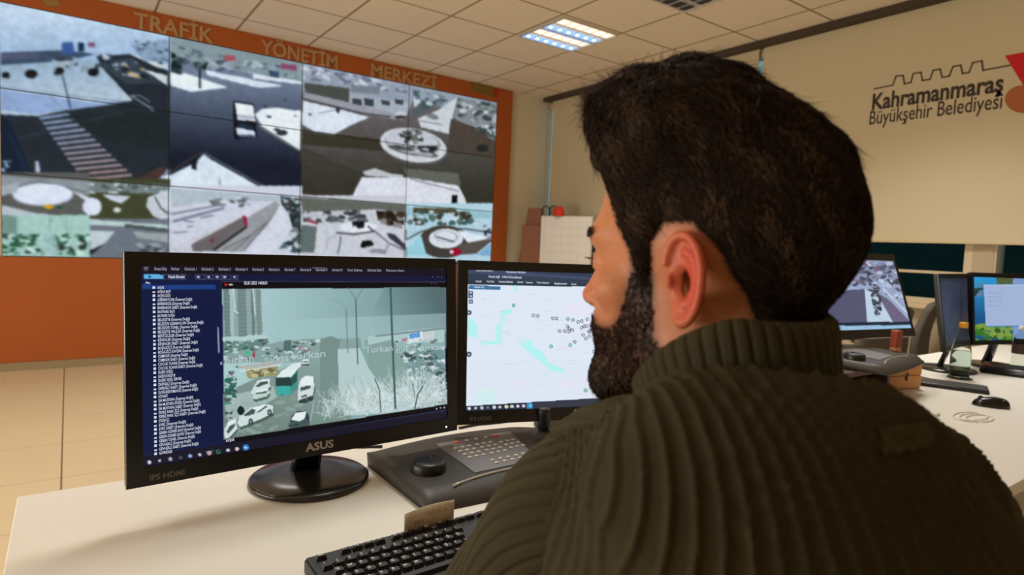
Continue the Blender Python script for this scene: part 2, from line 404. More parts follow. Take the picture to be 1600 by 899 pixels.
# ------------------------------------------------------------------ orange video-wall cladding
PW, PH, VB = 1.213, 0.684, 0.9695          # panel width, panel height, bottom of the panels
VT = VB+3*PH
clad = thing('video_wall_cladding', 'orange laminate cladding framing the video wall with raised lettering on its fascia', 'wall cladding', (2.0, 0.0, 0.0))
bm = bmesh.new()
box(bm, -3.9, 3.08, -.012, .038, 0.07, VB-.004, 0.003)
box(bm, -3.9, 3.08, -.012, .038, VT+.004, CEIL-.003, 0.003)
box(bm, 4*PW-2.0+.004, 3.08, -.012, .038, VB-.004, VT+.004)
obj('cladding_board', bm, M_orange, clad)
M_letter = mat('brushed_tan_letter', (180, 142, 100), 0.5, metal=0.2)
for s, a, b in (('TRAFİK', (209, 47), (334, 78)), ('YÖNETİM', (407, 81), (527, 104)), ('MERKEZİ', (579, 120), (682, 135))):
    A = on_y(*a, -.016); B = on_y(*b, -.016)
    obj('fascia_lettering', text_mesh([(s, 0.192, 0.004, Matrix.Translation((A[0]-2.0, -.018, 3.030)) @ XZ, 0.006, B[0]-A[0])]), M_letter, clad)
def fascia(name, pts, m, dep=.006):
    bm = bmesh.new(); P = [on_y(x, y, -.0125) for x, y in pts]
    prism(bm, [(p[0]-2.0, p[2]) for p in P], 0, dep, M=Matrix.Translation((0, -.012, 0)) @ XZ); return obj(name, bm, m, clad)
fascia('fascia_emblem', [(735, 127), (770, 135), (774, 152), (736, 143)], mat('emblem_olive', (120, 96, 40), 0.5))
fascia('fascia_emblem_mark', [(770, 138), (778, 141), (776, 153), (772, 147)], mat('emblem_red', (176, 30, 24), 0.5), .009)
fascia('fascia_crest', [(66, -3), (92, -1), (94, 9), (84, 12), (70, 8)], mat('crest_tan', (150, 110, 60), 0.5))

# ---- what the video wall shows
def wall_corner(u, v): return np.concatenate([u*4*PW, np.zeros_like(u), VT-v*3*PH], -1)
VW = Canvas(4*170+1, 3*96+1, wall_corner)
def Z(s, ox, oy, pts): return [(ox+x/s, oy+y/s) for x, y in pts]
K = VW
# A: big crossing picture (first column, upper two rows)
K.grad([(-5, -5), (265, 50), (265, 295), (-5, 275)], (186, 204, 222), (150, 176, 205), (60, 20), (60, 100))
K.poly([(0, 82), (100, 78), (150, 84), (100, 97), (0, 105)], (72, 88, 108)); K.poly([(0, 84), (60, 81), (60, 90), (0, 93)], (90, 96, 120))
K.poly([(96, 66), (114, 65), (116, 84), (97, 84)], (70, 98, 150)); K.poly([(122, 66), (132, 67), (132, 80), (122, 80)], (30, 58, 84)); K.poly([(138, 66), (149, 66), (149, 73), (138, 73)], (128, 88, 120))
K.grad([(0, 102), (90, 96), (150, 92), (165, 108), (208, 150), (206, 160), (100, 172), (95, 190), (0, 180)], (150, 172, 192), (176, 192, 206), (0, 100), (0, 165))
K.poly([(0, 140), (60, 148), (150, 160), (205, 158), (100, 172), (60, 178), (0, 172)], (128, 152, 196), .7)
K.line([(0, 136), (60, 145), (200, 160)], 1.2, (92, 108, 124), .8)
K.poly([(150, 88), (205, 84), (266, 112), (266, 300), (-5, 275), (-5, 178), (58, 181), (102, 172), (208, 158), (165, 112)], (50, 58, 66))
K.poly([(150, 100), (205, 90), (262, 130), (200, 132)], (66, 76, 86))
K.poly([(203, 84), (262, 100), (262, 108), (248, 106)], (196, 206, 214)); K.poly([(222, 108), (262, 118), (262, 134), (245, 122)], (200, 208, 214))
K.poly([(205, 70), (264, 60), (264, 98), (225, 96)], (130, 150, 172), .8); K.blobs([(205, 60), (264, 62), (264, 104), (220, 90)], 26, (2, 6), [(96, 116, 140), (170, 186, 200), (60, 80, 100)], 3)
K.blobs([(150, 82), (205, 88), (245, 125), (190, 118)], 30, (3, 7), [(40, 46, 58), (180, 190, 205), (70, 80, 96), (150, 165, 180), (190, 170, 120)], 5)
K.blobs([(80, 88), (150, 90), (158, 116), (84, 118)], 20, (3, 8), [(130, 150, 164), (60, 66, 74), (160, 175, 186)], 9)
for x, y, r in ((8, 118, 7), (48, 116, 10), (93, 110, 7), (146, 113, 9)): K.ell(x, y, r, r*.7, (34, 40, 44))
K.line([(98, 120), (104, 145), (110, 168)], 2, (44, 56, 70)); K.line([(78, 150), (100, 172)], 1, (110, 125, 140))
for i in range(13):
    t = i/12; y0 = 181+i*8.0; x0 = 60+i*5.6; c = np.array((134, 152, 182))*(1-t)+np.array((156, 134, 132))*t
    K.poly([(x0, y0+2), (x0+46+i*2.6, y0-5), (x0+50+i*2.6, y0-1.0), (x0+2, y0+6.2)], c)
K.poly([(95, 180), (265, 172), (265, 235), (180, 225)], (44, 54, 54), .55); K.line([(130, 190), (190, 176)], 1.2, (84, 94, 96), .7); K.line([(0, 222), (70, 206)], 1.2, (84, 94, 110), .7)
K.poly([(0, 176), (15, 190), (50, 275), (0, 272)], (30, 46, 66), .8); K.line([(12, 205), (42, 272)], 5, (44, 62, 86), .6)
K.poly([(54, 252), (60, 252), (62, 274), (56, 274)], (190, 196, 220)); K.blobs([(0, 250), (18, 252), (16, 272), (0, 270)], 10, (2, 4), [(150, 165, 190)], 2)
K.poly([(240, 290), (266, 262), (266, 296)], (190, 206, 224)); K.poly([(205, 284), (250, 262), (262, 262), (240, 290)], (84, 66, 64))
K.line([(235, 160), (220, 150), (205, 150)], 1.3, (160, 172, 180)); K.line([(205, 150), (240, 172)], 2, (150, 165, 180))
K.grain(.10, 90, 1, [(-5, -5), (265, 50), (265, 295), (-5, 275)])
# B: lorry picture (second column)
PB = [(265, 52), (473, 98), (471, 308), (264, 291)]
K.grad(PB, (118, 130, 150), (40, 46, 60), (360, 120), (350, 250)); K.poly([(265, 52), (473, 98), (473, 128), (265, 92)], (134, 150, 156)); K.blobs([(265, 70), (473, 108), (473, 128), (265, 100)], 60, (2, 8), [(100, 116, 124), (168, 180, 188), (78, 92, 104), (150, 160, 175)], 11)
K.poly(Z(3.459, 260, 50, [(15, 215), (110, 225), (335, 300), (130, 324), (20, 290)]), (216, 226, 236)); K.poly(Z(3.459, 260, 50, [(210, 205), (640, 292), (500, 302), (220, 232)]), (206, 216, 228)); K.poly(Z(3.459, 260, 50, [(470, 225), (740, 268), (740, 284), (470, 250)]), (206, 216, 226))
K.blobs([(266, 80), (285, 90), (284, 118), (266, 112)], 14, (3, 9), [(34, 48, 54), (60, 76, 80)], 4, flat=.9)
K.line([(312, 104), (312, 137)], 3, (34, 40, 46)); K.blobs([(300, 96), (326, 96), (320, 110), (306, 110)], 16, (2, 6), [(36, 50, 52), (70, 86, 86)], 6)
K.rect(350, 86, 368, 95, (156, 88, 100)); K.poly([(440, 98), (464, 102), (464, 110), (440, 107)], (140, 84, 112)); K.poly([(420, 109), (436, 112), (436, 122), (422, 119)], (70, 88, 110))
rnd = Z(3.459, 260, 50, [(478, 450), (515, 418), (600, 410), (738, 430), (738, 645), (610, 565), (515, 505)])
K.poly(rnd, (216, 224, 232)); K.poly(Z(3.459, 260, 50, [(478, 455), (515, 505), (610, 565), (738, 645), (738, 655), (600, 575), (500, 512)]), (110, 114, 118))
for x, y, r in ((421, 183, 4), (441, 207, 9), (433, 202, 5), (414, 167, 3), (462, 182, 2), (446, 156, 2)): K.ell(x, y, r, r*.5, (60, 66, 70))
K.poly([(364, 158), (397, 163), (402, 214), (366, 218)], (30, 34, 44)); K.poly([(367, 160), (396, 165), (399, 190), (371, 188)], (222, 228, 236)); K.poly([(370, 178), (397, 182), (398, 188), (371, 186)], (176, 184, 196)); K.poly([(371, 190), (397, 196), (397, 204), (372, 199)], (44, 60, 76)); K.poly([(369, 199), (398, 204), (399, 214), (370, 209)], (204, 214, 226)); K.rect(372, 210, 398, 214, (90, 100, 120))
K.poly(Z(3.459, 260, 50, [(-10, 790), (160, 705), (200, 660), (240, 690), (420, 790), (560, 872), (620, 900), (620, 930), (-10, 860)]), (204, 216, 228)); K.poly(Z(3.459, 260, 50, [(130, 690), (165, 685), (162, 748), (135, 742)]), (38, 44, 50)); K.line(Z(3.459, 260, 50, [(-10, 775), (190, 650)]), 2, (96, 76, 76)); K.line(Z(3.459, 260, 50, [(285, 790), (292, 850)]), 1.5, (110, 124, 140)); K.line(Z(3.459, 260, 50, [(205, 655), (600, 880)]), 3, (120, 132, 150), .6)
K.blobs(PB, 60, (.6, 1.3), [(150, 160, 175)], 21, a=.5); K.grain(.08, 90, 2, PB)
# C: roundabout picture (third and fourth column)
PC = [(472, 98), (779, 158), (771, 331), (469, 308)]; q = lambda p: Z(3.745, 460, 100, p)
K.grad(PC, (112, 108, 112), (66, 66, 58), (600, 160), (600, 300))
K.poly(q([(40, -10), (1200, 225), (1200, 330), (690, 210), (660, 300), (330, 245), (50, 170)]), (146, 156, 170))
K.blobs(q([(40, 0), (660, 120), (660, 180), (300, 120), (50, 90)]), 50, (3, 9), [(190, 198, 208), (112, 120, 138), (160, 168, 186)], 12)
K.poly(q([(55, 108), (320, 140), (320, 225), (60, 165)]), (84, 88, 84)); K.poly(q([(330, 120), (500, 130), (500, 175), (330, 165)]), (120, 130, 140))
K.poly(q([(325, 175), (665, 225), (665, 300), (480, 270), (330, 240)]), (160, 168, 178))
for a in ((338, 200, 395, 238), (410, 200, 466, 246), (510, 210, 560, 240), (590, 205, 640, 235)): K.poly(q([(a[0], a[1]), (a[2], a[1]+6), (a[2], a[3]+4), (a[0], a[3]-4)]), (70, 76, 84))
K.poly(q([(55, 175), (450, 255), (640, 300), (640, 330), (420, 300), (55, 210)]), (150, 152, 160)); K.line(q([(55, 205), (400, 290), (560, 310)]), 2.5, (70, 70, 76))
K.poly(q([(48, 215), (250, 262), (440, 312), (330, 360), (235, 412), (110, 395), (45, 355)]), (206, 214, 226)); K.line(q([(140, 290), (260, 265)]), 1.3, (110, 116, 126)); K.ell(528, 172, 3, 5, (60, 66, 76)); K.ell(484, 179, 3, 2, (110, 116, 130))
K.ell(626, 179, 9, 4.5, (190, 194, 200)); K.ell(626, 183, 9, 2.5, (60, 60, 64))
K.poly(q([(720, 320), (840, 270), (955, 190), (930, 290), (910, 412), (740, 370)]), (190, 198, 204)); K.poly(q([(690, 270), (850, 200), (900, 210), (700, 310)]), (90, 100, 104)); K.ell(676, 182, 10, 4.5, (110, 114, 118), .8, .3); K.line(q([(720, 330), (860, 355)]), 2, (140, 140, 140)); K.blobs(q([(690, 150), (900, 190), (860, 250), (700, 260)]), 24, (2, 8), [(186, 200, 206), (110, 130, 136), (80, 96, 100)], 14)
lot = q([(955, 195), (1200, 232), (1190, 450), (1060, 400), (930, 310)]); K.poly(lot, (134, 140, 146)); K.blobs(lot, 60, (3, 8), [(196, 204, 208), (70, 78, 80), (100, 112, 110), (168, 176, 184)], 15)
K.poly(q([(915, 320), (1060, 370), (1190, 470), (1180, 560), (890, 520)]), (84, 78, 72)); K.ell(754, 232, 10, 6, (54, 56, 54)); K.line(q([(1060, 380), (1190, 440)]), 4, (84, 90, 88)); K.ell(755, 205, 6, 4, (70, 76, 74))
K.poly(q([(40, 390), (660, 460), (660, 520), (40, 470)]), (64, 62, 52), .8)
K.ell(647, 229, 54, 27, (96, 96, 96), 1, .18); K.ell(646, 227, 52, 25.5, (196, 200, 206), 1, .18); K.ell(645, 223, 44, 20, (150, 152, 158), 1, .15); K.ell(643, 220, 41, 17.5, (186, 190, 200), 1, .15)
K.blobs(q([(560, 470), (700, 480), (860, 480), (820, 520), (600, 500)]), 22, (3, 8), [(60, 62, 64), (90, 92, 90), (54, 58, 56)], 16); K.blobs(q([(600, 390), (740, 380), (760, 470), (650, 470)]), 26, (2, 7), [(70, 76, 70), (110, 116, 112), (54, 60, 56)], 17); K.ell(646, 236, 40, 6, (84, 86, 86), .8, .2, ring=.6)
K.poly(q([(400, 632), (470, 610), (560, 640), (640, 650), (640, 668), (420, 655)]), (180, 186, 190)); K.poly(q([(395, 664), (660, 665), (960, 712), (1000, 790), (1025, 880), (325, 800)]), (206, 210, 220)); K.line(q([(680, 675), (960, 745)]), 2.4, (150, 150, 156))
K.poly(q([(640, 610), (960, 640), (975, 710), (660, 665)]), (112, 116, 110), .8); K.poly(q([(922, 770), (955, 768), (950, 845), (920, 835)]), (22, 24, 26)); K.rect(705, 322, 707, 330, (30, 30, 34)); K.poly(q([(44, 762), (100, 768), (100, 780), (44, 774)]), (190, 194, 196)); K.ell(572, 313, 3, 2, (70, 74, 80))
K.poly(q([(40, 480), (400, 640), (330, 800), (40, 770)]), (66, 66, 60), .5); K.blobs(PC, 30, (.6, 1.2), [(160, 160, 150)], 22, a=.4); K.grain(.09, 100, 3, PC)
# D: four small pictures (first column, bottom)
K.rect(-5, 270, 140, 340, (98, 100, 98)); K.poly([(0, 273), (140, 283), (140, 305), (0, 290)], (140, 148, 154)); K.line([(0, 300), (60, 282), (135, 300)], 1.5, (90, 94, 98)); K.ell(66, 304, 48, 18, (170, 176, 190)); K.ell(66, 303, 46, 16.5, (206, 214, 232)); K.poly([(0, 320), (60, 334), (140, 339), (0, 345)], (176, 184, 192)); K.ell(76, 323, 8, 3, (204, 160, 40)); K.ell(92, 324, 5, 2, (40, 90, 70)); K.poly([(0, 290), (30, 284), (25, 300), (0, 306)], (160, 168, 176)); K.poly([(115, 300), (140, 308), (140, 318)], (206, 210, 218))
K.rect(140, 280, 265, 346, (76, 80, 60)); K.poly([(140, 283), (265, 290), (265, 303), (140, 300)], (118, 130, 130)); K.blobs([(140, 283), (265, 290), (265, 303), (140, 302)], 24, (2, 6), [(190, 200, 206), (80, 92, 92)], 31); K.ell(144, 323, 15, 14, (206, 214, 232)); K.poly([(160, 304), (205, 306), (190, 318), (172, 312)], (190, 198, 214)); K.ell(183, 328, 6, 4, (196, 206, 204)); K.poly([(232, 308), (265, 296), (265, 348), (240, 338), (229, 322)], (190, 196, 204)); K.line([(243, 308), (252, 325), (265, 335)], 2, (50, 56, 58))
K.rect(-5, 336, 140, 410, (160, 192, 186)); K.poly([(0, 336), (25, 338), (25, 368), (0, 370)], (118, 146, 140)); K.blobs([(0, 366), (140, 366), (140, 400), (0, 400)], 90, (2, 8), [(70, 110, 92), (44, 90, 66), (190, 214, 208), (110, 140, 132), (60, 70, 66)], 33); K.poly([(66, 366), (84, 364), (96, 402), (68, 402)], (156, 186, 184), .8); K.line([(78, 342), (79, 368)], 1, (90, 120, 116)); K.line([(103, 342), (103, 400)], 1, (90, 120, 116))
K.rect(140, 342, 265, 410, (112, 120, 130)); K.poly([(140, 343), (265, 352), (265, 358), (140, 352)], (176, 196, 196)); K.poly([(140, 360), (180, 362), (165, 380), (142, 392)], (184, 196, 204)); K.poly([(208, 362), (265, 366), (265, 380), (215, 372)], (150, 160, 162)); K.poly([(140, 392), (160, 384), (140, 400)], (30, 36, 40)); K.poly([(195, 350), (265, 358), (265, 364), (195, 356)], (84, 92, 92)); K.blobs([(205, 380), (265, 380), (265, 402), (205, 402)], 14, (3, 9), [(150, 160, 166), (70, 80, 84)], 35)
# E: snowy road with a red-tailed lorry (second column, bottom)
q = lambda p: Z(7.27, 260, 280, p)
K.rect(264, 291, 472, 410, (196, 200, 214)); K.poly(q([(40, 100), (1500, 200), (1500, 260), (900, 240), (500, 250), (50, 320)]), (172, 184, 194)); K.blobs(q([(480, 220), (960, 200), (960, 330), (480, 300)]), 24, (2, 7), [(120, 130, 134), (200, 206, 212), (90, 100, 104)], 41)
for a, b, w in (((60, 395), (620, 290), 3), ((80, 480), (640, 330), 4.5), ((390, 440), (530, 410), 2.5), ((60, 610), (230, 600), 2), ((200, 470), (300, 490), 2.5), ((230, 540), (300, 540), 2)): K.line(q([a, b]), w, (112, 116, 132), .85)
K.poly(q([(330, 760), (860, 470), (1250, 240), (1300, 290), (1200, 480), (860, 830), (560, 830)]), (150, 154, 158))
K.poly(q([(40, 800), (870, 410), (880, 440), (300, 770), (260, 830), (40, 830)]), (190, 192, 202)); K.poly(q([(280, 745), (870, 430), (925, 520), (900, 550), (540, 820), (300, 830)]), (112, 108, 110)); K.poly(q([(865, 410), (910, 425), (925, 530), (890, 525)]), (150, 40, 70)); K.poly(q([(490, 700), (560, 650), (520, 740)]), (130, 60, 84)); K.line(q([(540, 810), (910, 545)]), 3, (40, 36, 40))
for a, b in (((640, 810), (960, 640)), ((760, 820), (1130, 500)), ((880, 820), (1210, 420)), ((1000, 800), (1260, 350))): K.line(q([a, b]), 2.2, (104, 106, 112), .8)
K.poly(q([(960, 830), (1290, 300), (1420, 400), (1450, 560), (1300, 700), (1250, 830)]), (200, 204, 216)); K.poly(q([(1300, 185), (1520, 220), (1530, 840), (1430, 840), (1440, 560), (1390, 380), (1310, 290)]), (70, 76, 80)); K.blobs(q([(1310, 190), (1520, 220), (1520, 830), (1260, 830), (1440, 560), (1380, 350)]), 60, (2, 8), [(190, 200, 204), (44, 56, 60), (130, 142, 146), (70, 96, 96)], 43)
# F: snowy square (third column, bottom)
q = lambda p: Z(4.848, 460, 300, p)
K.rect(470, 306, 634, 410, (190, 194, 202)); K.poly(q([(40, 35), (850, 95), (850, 170), (640, 130), (60, 150)]), (104, 108, 102)); K.blobs(q([(60, 150), (560, 130), (560, 230), (60, 230)]), 60, (2, 8), [(60, 64, 68), (180, 186, 194), (100, 106, 112)], 51); K.blobs(q([(620, 140), (840, 150), (830, 280), (640, 240)]), 40, (3, 8), [(50, 44, 38), (76, 66, 56), (140, 140, 140)], 52, flat=.9)
K.poly(q([(90, 195), (180, 230), (180, 250), (90, 225)]), (140, 84, 100)); K.poly(q([(50, 250), (170, 260), (150, 460), (45, 460)]), (104, 116, 116)); K.ell(560, 355, 30, 8, (214, 218, 226)); K.line(q([(320, 310), (450, 322), (600, 300), (560, 260)]), 2.4, (70, 72, 78)); K.line(q([(600, 290), (720, 390), (830, 440)]), 2.4, (104, 106, 116)); K.poly(q([(700, 310), (760, 320), (840, 400), (840, 440), (720, 350)]), (70, 66, 80)); K.blobs(q([(440, 220), (530, 220), (530, 280), (440, 270)]), 8, (3, 6), [(34, 36, 40)], 53, flat=1); K.blobs(q([(505, 370), (600, 370), (600, 425), (505, 425)]), 8, (3, 6), [(20, 22, 24)], 54, flat=1)
K.line(q([(350, 340), (345, 400), (328, 470)]), 1.8, (84, 88, 96)); K.line(q([(240, 440), (250, 360), (320, 330)]), 1.2, (150, 154, 164)); K.poly(q([(560, 460), (600, 430), (700, 440), (700, 475)]), (120, 122, 132), .7); K.line(q([(700, 430), (720, 390)]), 3, (150, 150, 160))
# G: cyan snowy roundabout (fourth column, bottom)
K.rect(634.5, 318, 780, 410, (172, 200, 212)); K.poly(q([(850, 110), (1220, 130), (1500, 150), (1500, 200), (850, 190)]), (150, 186, 196)); K.poly(q([(900, 115), (1220, 125), (1250, 170), (900, 160)]), (90, 86, 70)); K.blobs(q([(850, 130), (1400, 150), (1400, 250), (850, 250)]), 60, (2, 6), [(60, 92, 90), (190, 210, 220), (90, 110, 104), (70, 60, 44)], 61, flat=.9)
K.line(q([(850, 360), (960, 300), (1100, 272), (1300, 280), (1500, 310)]), 2.5, (84, 96, 104)); K.ell(694, 378, 40, 26, (78, 74, 70)); K.ell(697, 373, 27, 15.5, (206, 212, 220)); K.ell(697, 370, 19, 9.5, (160, 164, 172), 1, .1, ring=.75); K.line(q([(1080, 340), (1140, 360), (1210, 378)]), 2.5, (90, 96, 100))
K.poly(q([(1240, 290), (1470, 345), (1360, 385), (1310, 380)]), (214, 222, 232)); K.poly(q([(1240, 400), (1500, 350), (1500, 370), (1380, 470), (1240, 480)]), (96, 90, 86)); K.poly(q([(1380, 480), (1490, 390), (1490, 490)]), (130, 170, 200)); K.ell(712, 394, 9, 6, (150, 26, 56)); K.ell(706, 394, 3, 3, (220, 200, 210)); K.poly(q([(845, 440), (960, 330), (1000, 480), (850, 480)]), (150, 196, 208)); K.blobs(q([(1430, 240), (1500, 250), (1500, 400), (1440, 330)]), 14, (2, 5), [(60, 60, 72), (150, 130, 150)], 62)
K.grain(.08, 110, 4, [(-5, 272), (785, 332), (785, 410), (-5, 410)])
K.blur(5)
VW.c = np.clip((VW.c-112)*1.18+103, 8, 240)
panel_notes = {(0, 0): 'top left-hand panel of the video wall, hazy sky over a snowy junction with queuing cars',
 (1, 0): 'top panel second from the left, snowy median with a palm-like tree above a white lorry',
 (2, 0): 'top panel third from the left, snowy verge and low building with windows',
 (3, 0): 'top right-hand panel of the video wall, snowy triangle and crowded car park',
 (0, 1): 'middle-row left-hand panel of the video wall, zebra crossing on wet dark road',
 (1, 1): 'middle-row panel second from the left, white lorry cab and a dark road with snow heap',
 (2, 1): 'middle-row panel third from the left, left half of the round snowy island on brown road',
 (3, 1): 'middle-row right-hand panel of the video wall, right half of the round snowy island',
 (0, 2): 'bottom left-hand panel of the video wall, split into four small camera pictures',
 (1, 2): 'bottom panel second from the left, snowy road with a long grey lorry and red tail',
 (2, 2): 'bottom panel third from the left, white snowy square with dark trees behind',
 (3, 2): 'bottom right-hand panel of the video wall, bluish snow around a grey roundabout'}
M_seam = mat('panel_seam_black', (16, 18, 20), 0.5)
for (i, j), note in panel_notes.items():
    t = thing('video_wall_panel', note, 'screen', ((i+.5)*PW, 0.03, VT-(j+1)*PH), 0, 'panels of the video wall')
    g = .004
    obj('panel_casing', Box(-PW/2+.0005, PW/2-.0005, -.026, .008, .0005, PH-.0005), M_seam, t)
    VW.mesh('panel_picture', PW-2*g, PH-2*g, M_wallpic, t, i*170, (i+1)*170, j*96, (j+1)*96, loc=(0, -.0275, PH/2))

# ------------------------------------------------------------------ ceiling luminaires
M_alu = mat('luminaire_white_metal', (214, 206, 196), 0.4, metal=0.3); M_lou = mat('louvre_bright_metal', (230, 232, 240), 0.25, metal=0.7)
def luminaire(cx, cy, on, label):
    t = thing('ceiling_luminaire', label, 'ceiling light', (cx, cy, CEIL-.012), 0, None)
    h = .325; bm = bmesh.new()
    for s in (-1, 1):
        box(bm, -h, h, s*h-.012, s*h+.012, -.004, .012); box(bm, s*h-.012, s*h+.012, -h, h, -.004, .012)
    obj('frame', bm, M_alu, t)
    obj('tray', Box(-h+.01, h-.01, -h+.01, h-.01, .006, .011), M_alu, t)
    for k in range(4):
        y = -h+.08+k*(2*h-.16)/3
        m = glow('tube_cool' if k % 2 else 'tube_warm', (140, 186, 238) if k % 2 else (255, 226, 196), (1.4 if on else 0.0))
        obj('tube_cover', Box(-h+.02, h-.02, y-.055, y+.055, -.001, .004), m, t)
        g2 = glow('tube_glint', (235, 245, 255), 4.0 if on else 0.0)
        for q_ in range(6):
            bm = bmesh.new(); bmesh.ops.create_icosphere(bm, subdivisions=2, radius=.016, matrix=Matrix.Translation((-h+.07+q_*.104, y, -.004)) @ Matrix.Scale(.3, 4, (0, 0, 1)))
            if on: obj('glint_dot', bm, g2, t, True)  # emissive dots stand in for the tubes' glints in the louvre
    bm = bmesh.new()
    for k in range(3):
        y = -h+.08+(k+.5)*(2*h-.16)/3; box(bm, -h+.01, h-.01, y-.003, y+.003, -.012, .004)
    for q_ in range(7): x = -h+.02+q_*.104; box(bm, x-.0015, x+.0015, -h+.01, h-.01, -.010, .004)
    obj('louvre', bm, M_lou, t)
    return t
luminaire(3.855+.345, -1.77-.345+.02, True, 'lit square louvred ceiling luminaire with blue-white tubes above the corner')
luminaire(3.855+.345, -3.15-.345, False, 'unlit square ceiling luminaire cut off by the top of the picture')

# ------------------------------------------------------------------ desk
DZ = 0.75
desk = thing('desk', 'long white desk carrying all the monitors, running from the left end towards the windows', 'desk', (3.0, -5.7, 0))
M_desk = mat('white_desk_laminate', (224, 219, 208), 0.38, noise=0.015, nscale=3, spec=0.35)
obj('worktop', Box(-2.63, 2.3, -.49, .475, DZ-.03, DZ, 0.002), M_desk, desk)
for x in (-2.45, -.1, 2.15): obj('desk_leg_panel', Box(x-.013, x+.013, -.40, .42, 0, DZ-.03), M_desk, desk)
obj('modesty_panel', Box(-2.43, 2.14, .36, .378, .25, DZ-.03), M_desk, desk)

# ------------------------------------------------------------------ monitors
class Pose:
    def __init__(s, x, y, z, yaw, tilt): s.c = np.array([x, y, z]); s.yaw, s.tilt = yaw, tilt
    def corner(s, w, h):
        r = np.array([math.cos(s.yaw), -math.sin(s.yaw), 0]); b = np.array([math.sin(s.yaw), math.cos(s.yaw), 0])
        up = np.array([0, 0, math.cos(s.tilt)])+b*math.sin(s.tilt)
        return lambda u, v: s.c+r*((u-.5)*w)+up*((.5-v)*h)
def plane_uv(pose, w, h, pts):
    """photo points to picture coordinates of a screen (metres from its centre, x right, z up)"""
    f = pose.corner(w, h); o = f(.5, .5); r = f(1.5, .5)-o; r /= np.linalg.norm(r); up = f(.5, -.5)-o; up /= np.linalg.norm(up); n = np.cross(r, up); out = []
    for x, y in pts:
        d = ray(x, y); P = CAM+d*(((o-CAM)@n)/(d@n)); out.append(((P-o)@r, (P-o)@up))
    return out
M_base = mat('stand_base_gloss', (30, 27, 24), 0.22, spec=0.6)
M_badge = mat('badge_grey', (104, 98, 92), 0.4); M_logo = mat('logo_silver', (196, 190, 184), 0.3, metal=0.6)
def monitor(label, pose, sw, sh, sides, top, bot, canvas, zbase=DZ, ybase=0.045, group='monitors on the long desk', base_r=0.118, badge=True, thick=0.018, name='monitor', logo=0.0, neck_dx=0.0):
    t = thing(name, label, 'monitor', (0, 0, 0), -pose.yaw, group)
    b = np.array([math.sin(pose.yaw), math.cos(pose.yaw), 0]); base = pose.c+b*ybase; t.location = (base[0], base[1], zbase)
    PM = Matrix.Translation((0, -ybase, pose.c[2]-zbase)) @ Matrix.Rotation(-pose.tilt, 4, 'X')
    W, H = sw/2+sides, sh/2
    bm = bmesh.new(); box(bm, -W, W, .002, thick, -H-bot, H+top, .004); 
    box(bm, -W*.62, W*.62, thick-.001, thick+.028, -H*.75, H*.55, .012)
    bmesh.ops.transform(bm, verts=bm.verts, matrix=PM); obj('rear_casing', bm, M_black, t)
    bm = bmesh.new(); o = [(-W, -H-bot), (W, -H-bot), (W, H+top), (-W, H+top)]; i = [(-sw/2, -H), (sw/2, -H), (sw/2, H), (-sw/2, H)]
    rings = []
    for pts, y in ((o, .004), (o, -.003), ([(x*.9975, z*.9975) for x, z in o], -.005), (i, -.004), (i, .003)):
        rings.append([bm.verts.new((x, y, z)) for x, z in pts])
    for a, c in zip(rings, rings[1:]):
        for k in range(4): bm.faces.new((a[k], a[(k+1) % 4], c[(k+1) % 4], c[k]))
    bmesh.ops.transform(bm, verts=bm.verts, matrix=PM); obj('bezel', bm, M_rim, t)
    p = canvas.mesh('screen_picture', sw, sh, M_pic, t, loc=PM @ Vector((0, -.0008, 0)), rot=(-pose.tilt, 0, 0))
    # neck and round foot
    zb = pose.c[2]-zbase-(H+bot)
    bm = bmesh.new(); pr = [(neck_dx-.026, 0.0), (neck_dx+.026, 0.0)]
    prof = [((0, .055, 0.0), .030), ((0, .018, .5), .024), ((0, -.005, 1.0), .023)]
    n = 10; rings = []
    for k in range(n+1):
        s_ = k/n; zz_ = .010+s_*(zb+.05); yy = .030-.040*s_+math.sin(s_*3.14)*-.006; hw = .030-.007*s_
        rings.append([bm.verts.new((neck_dx+a*hw, yy+c*.010, zz_)) for a, c in ((-1, -.6), (-.7, -1), (.7, -1), (1, -.6), (1, .8), (-1, .8))])
    for a, c in zip(rings, rings[1:]):
        for k in range(6): bm.faces.new((a[k], a[(k+1) % 6], c[(k+1) % 6], c[k]))
    bm.faces.new(rings[0]); bm.faces.new(rings[-1]); obj('neck', bm, M_blackgloss, t, True)
    obj('stand_base', lathe([(base_r-.004, 0), (base_r, .003), (base_r, .008), (base_r-.006, .0125), (base_r*.6, .0165), (.04, .018)], 64, M=Matrix.Translation((neck_dx, 0, 0))), M_base, t, True)
    if badge:
        obj('maker_logo', text_mesh([('ASUS', .021, .0006, PM @ Matrix.Translation((-.027+logo, -.0052, -H-bot*.52-.0035)) @ XZ @ Matrix.Shear('XZ', 4, (0, 0)), .0004, .056)]), M_logo, t)
        obj('port_badge', text_mesh([('IPS HDMI', .013, .0003, PM @ Matrix.Translation((-W+.034, -.0052, -H-bot*.72)) @ XZ, .0002, .052)]), M_badge, t)
        bm = bmesh.new(); bmesh.ops.create_icosphere(bm, subdivisions=2, radius=.0022, matrix=PM @ Matrix.Translation((W-.030, -.005, -H-bot*.62))); obj('power_light', bm, glow('power_light_white', (235, 240, 250), 1.5), t)
    return t, PM
SW, SH = .5975, .3365
poseL = Pose(.845, -5.444, 1.022, -.0516, .0859)
poseR = Pose(1.505, -5.482, 1.0185, .3135, .1034)

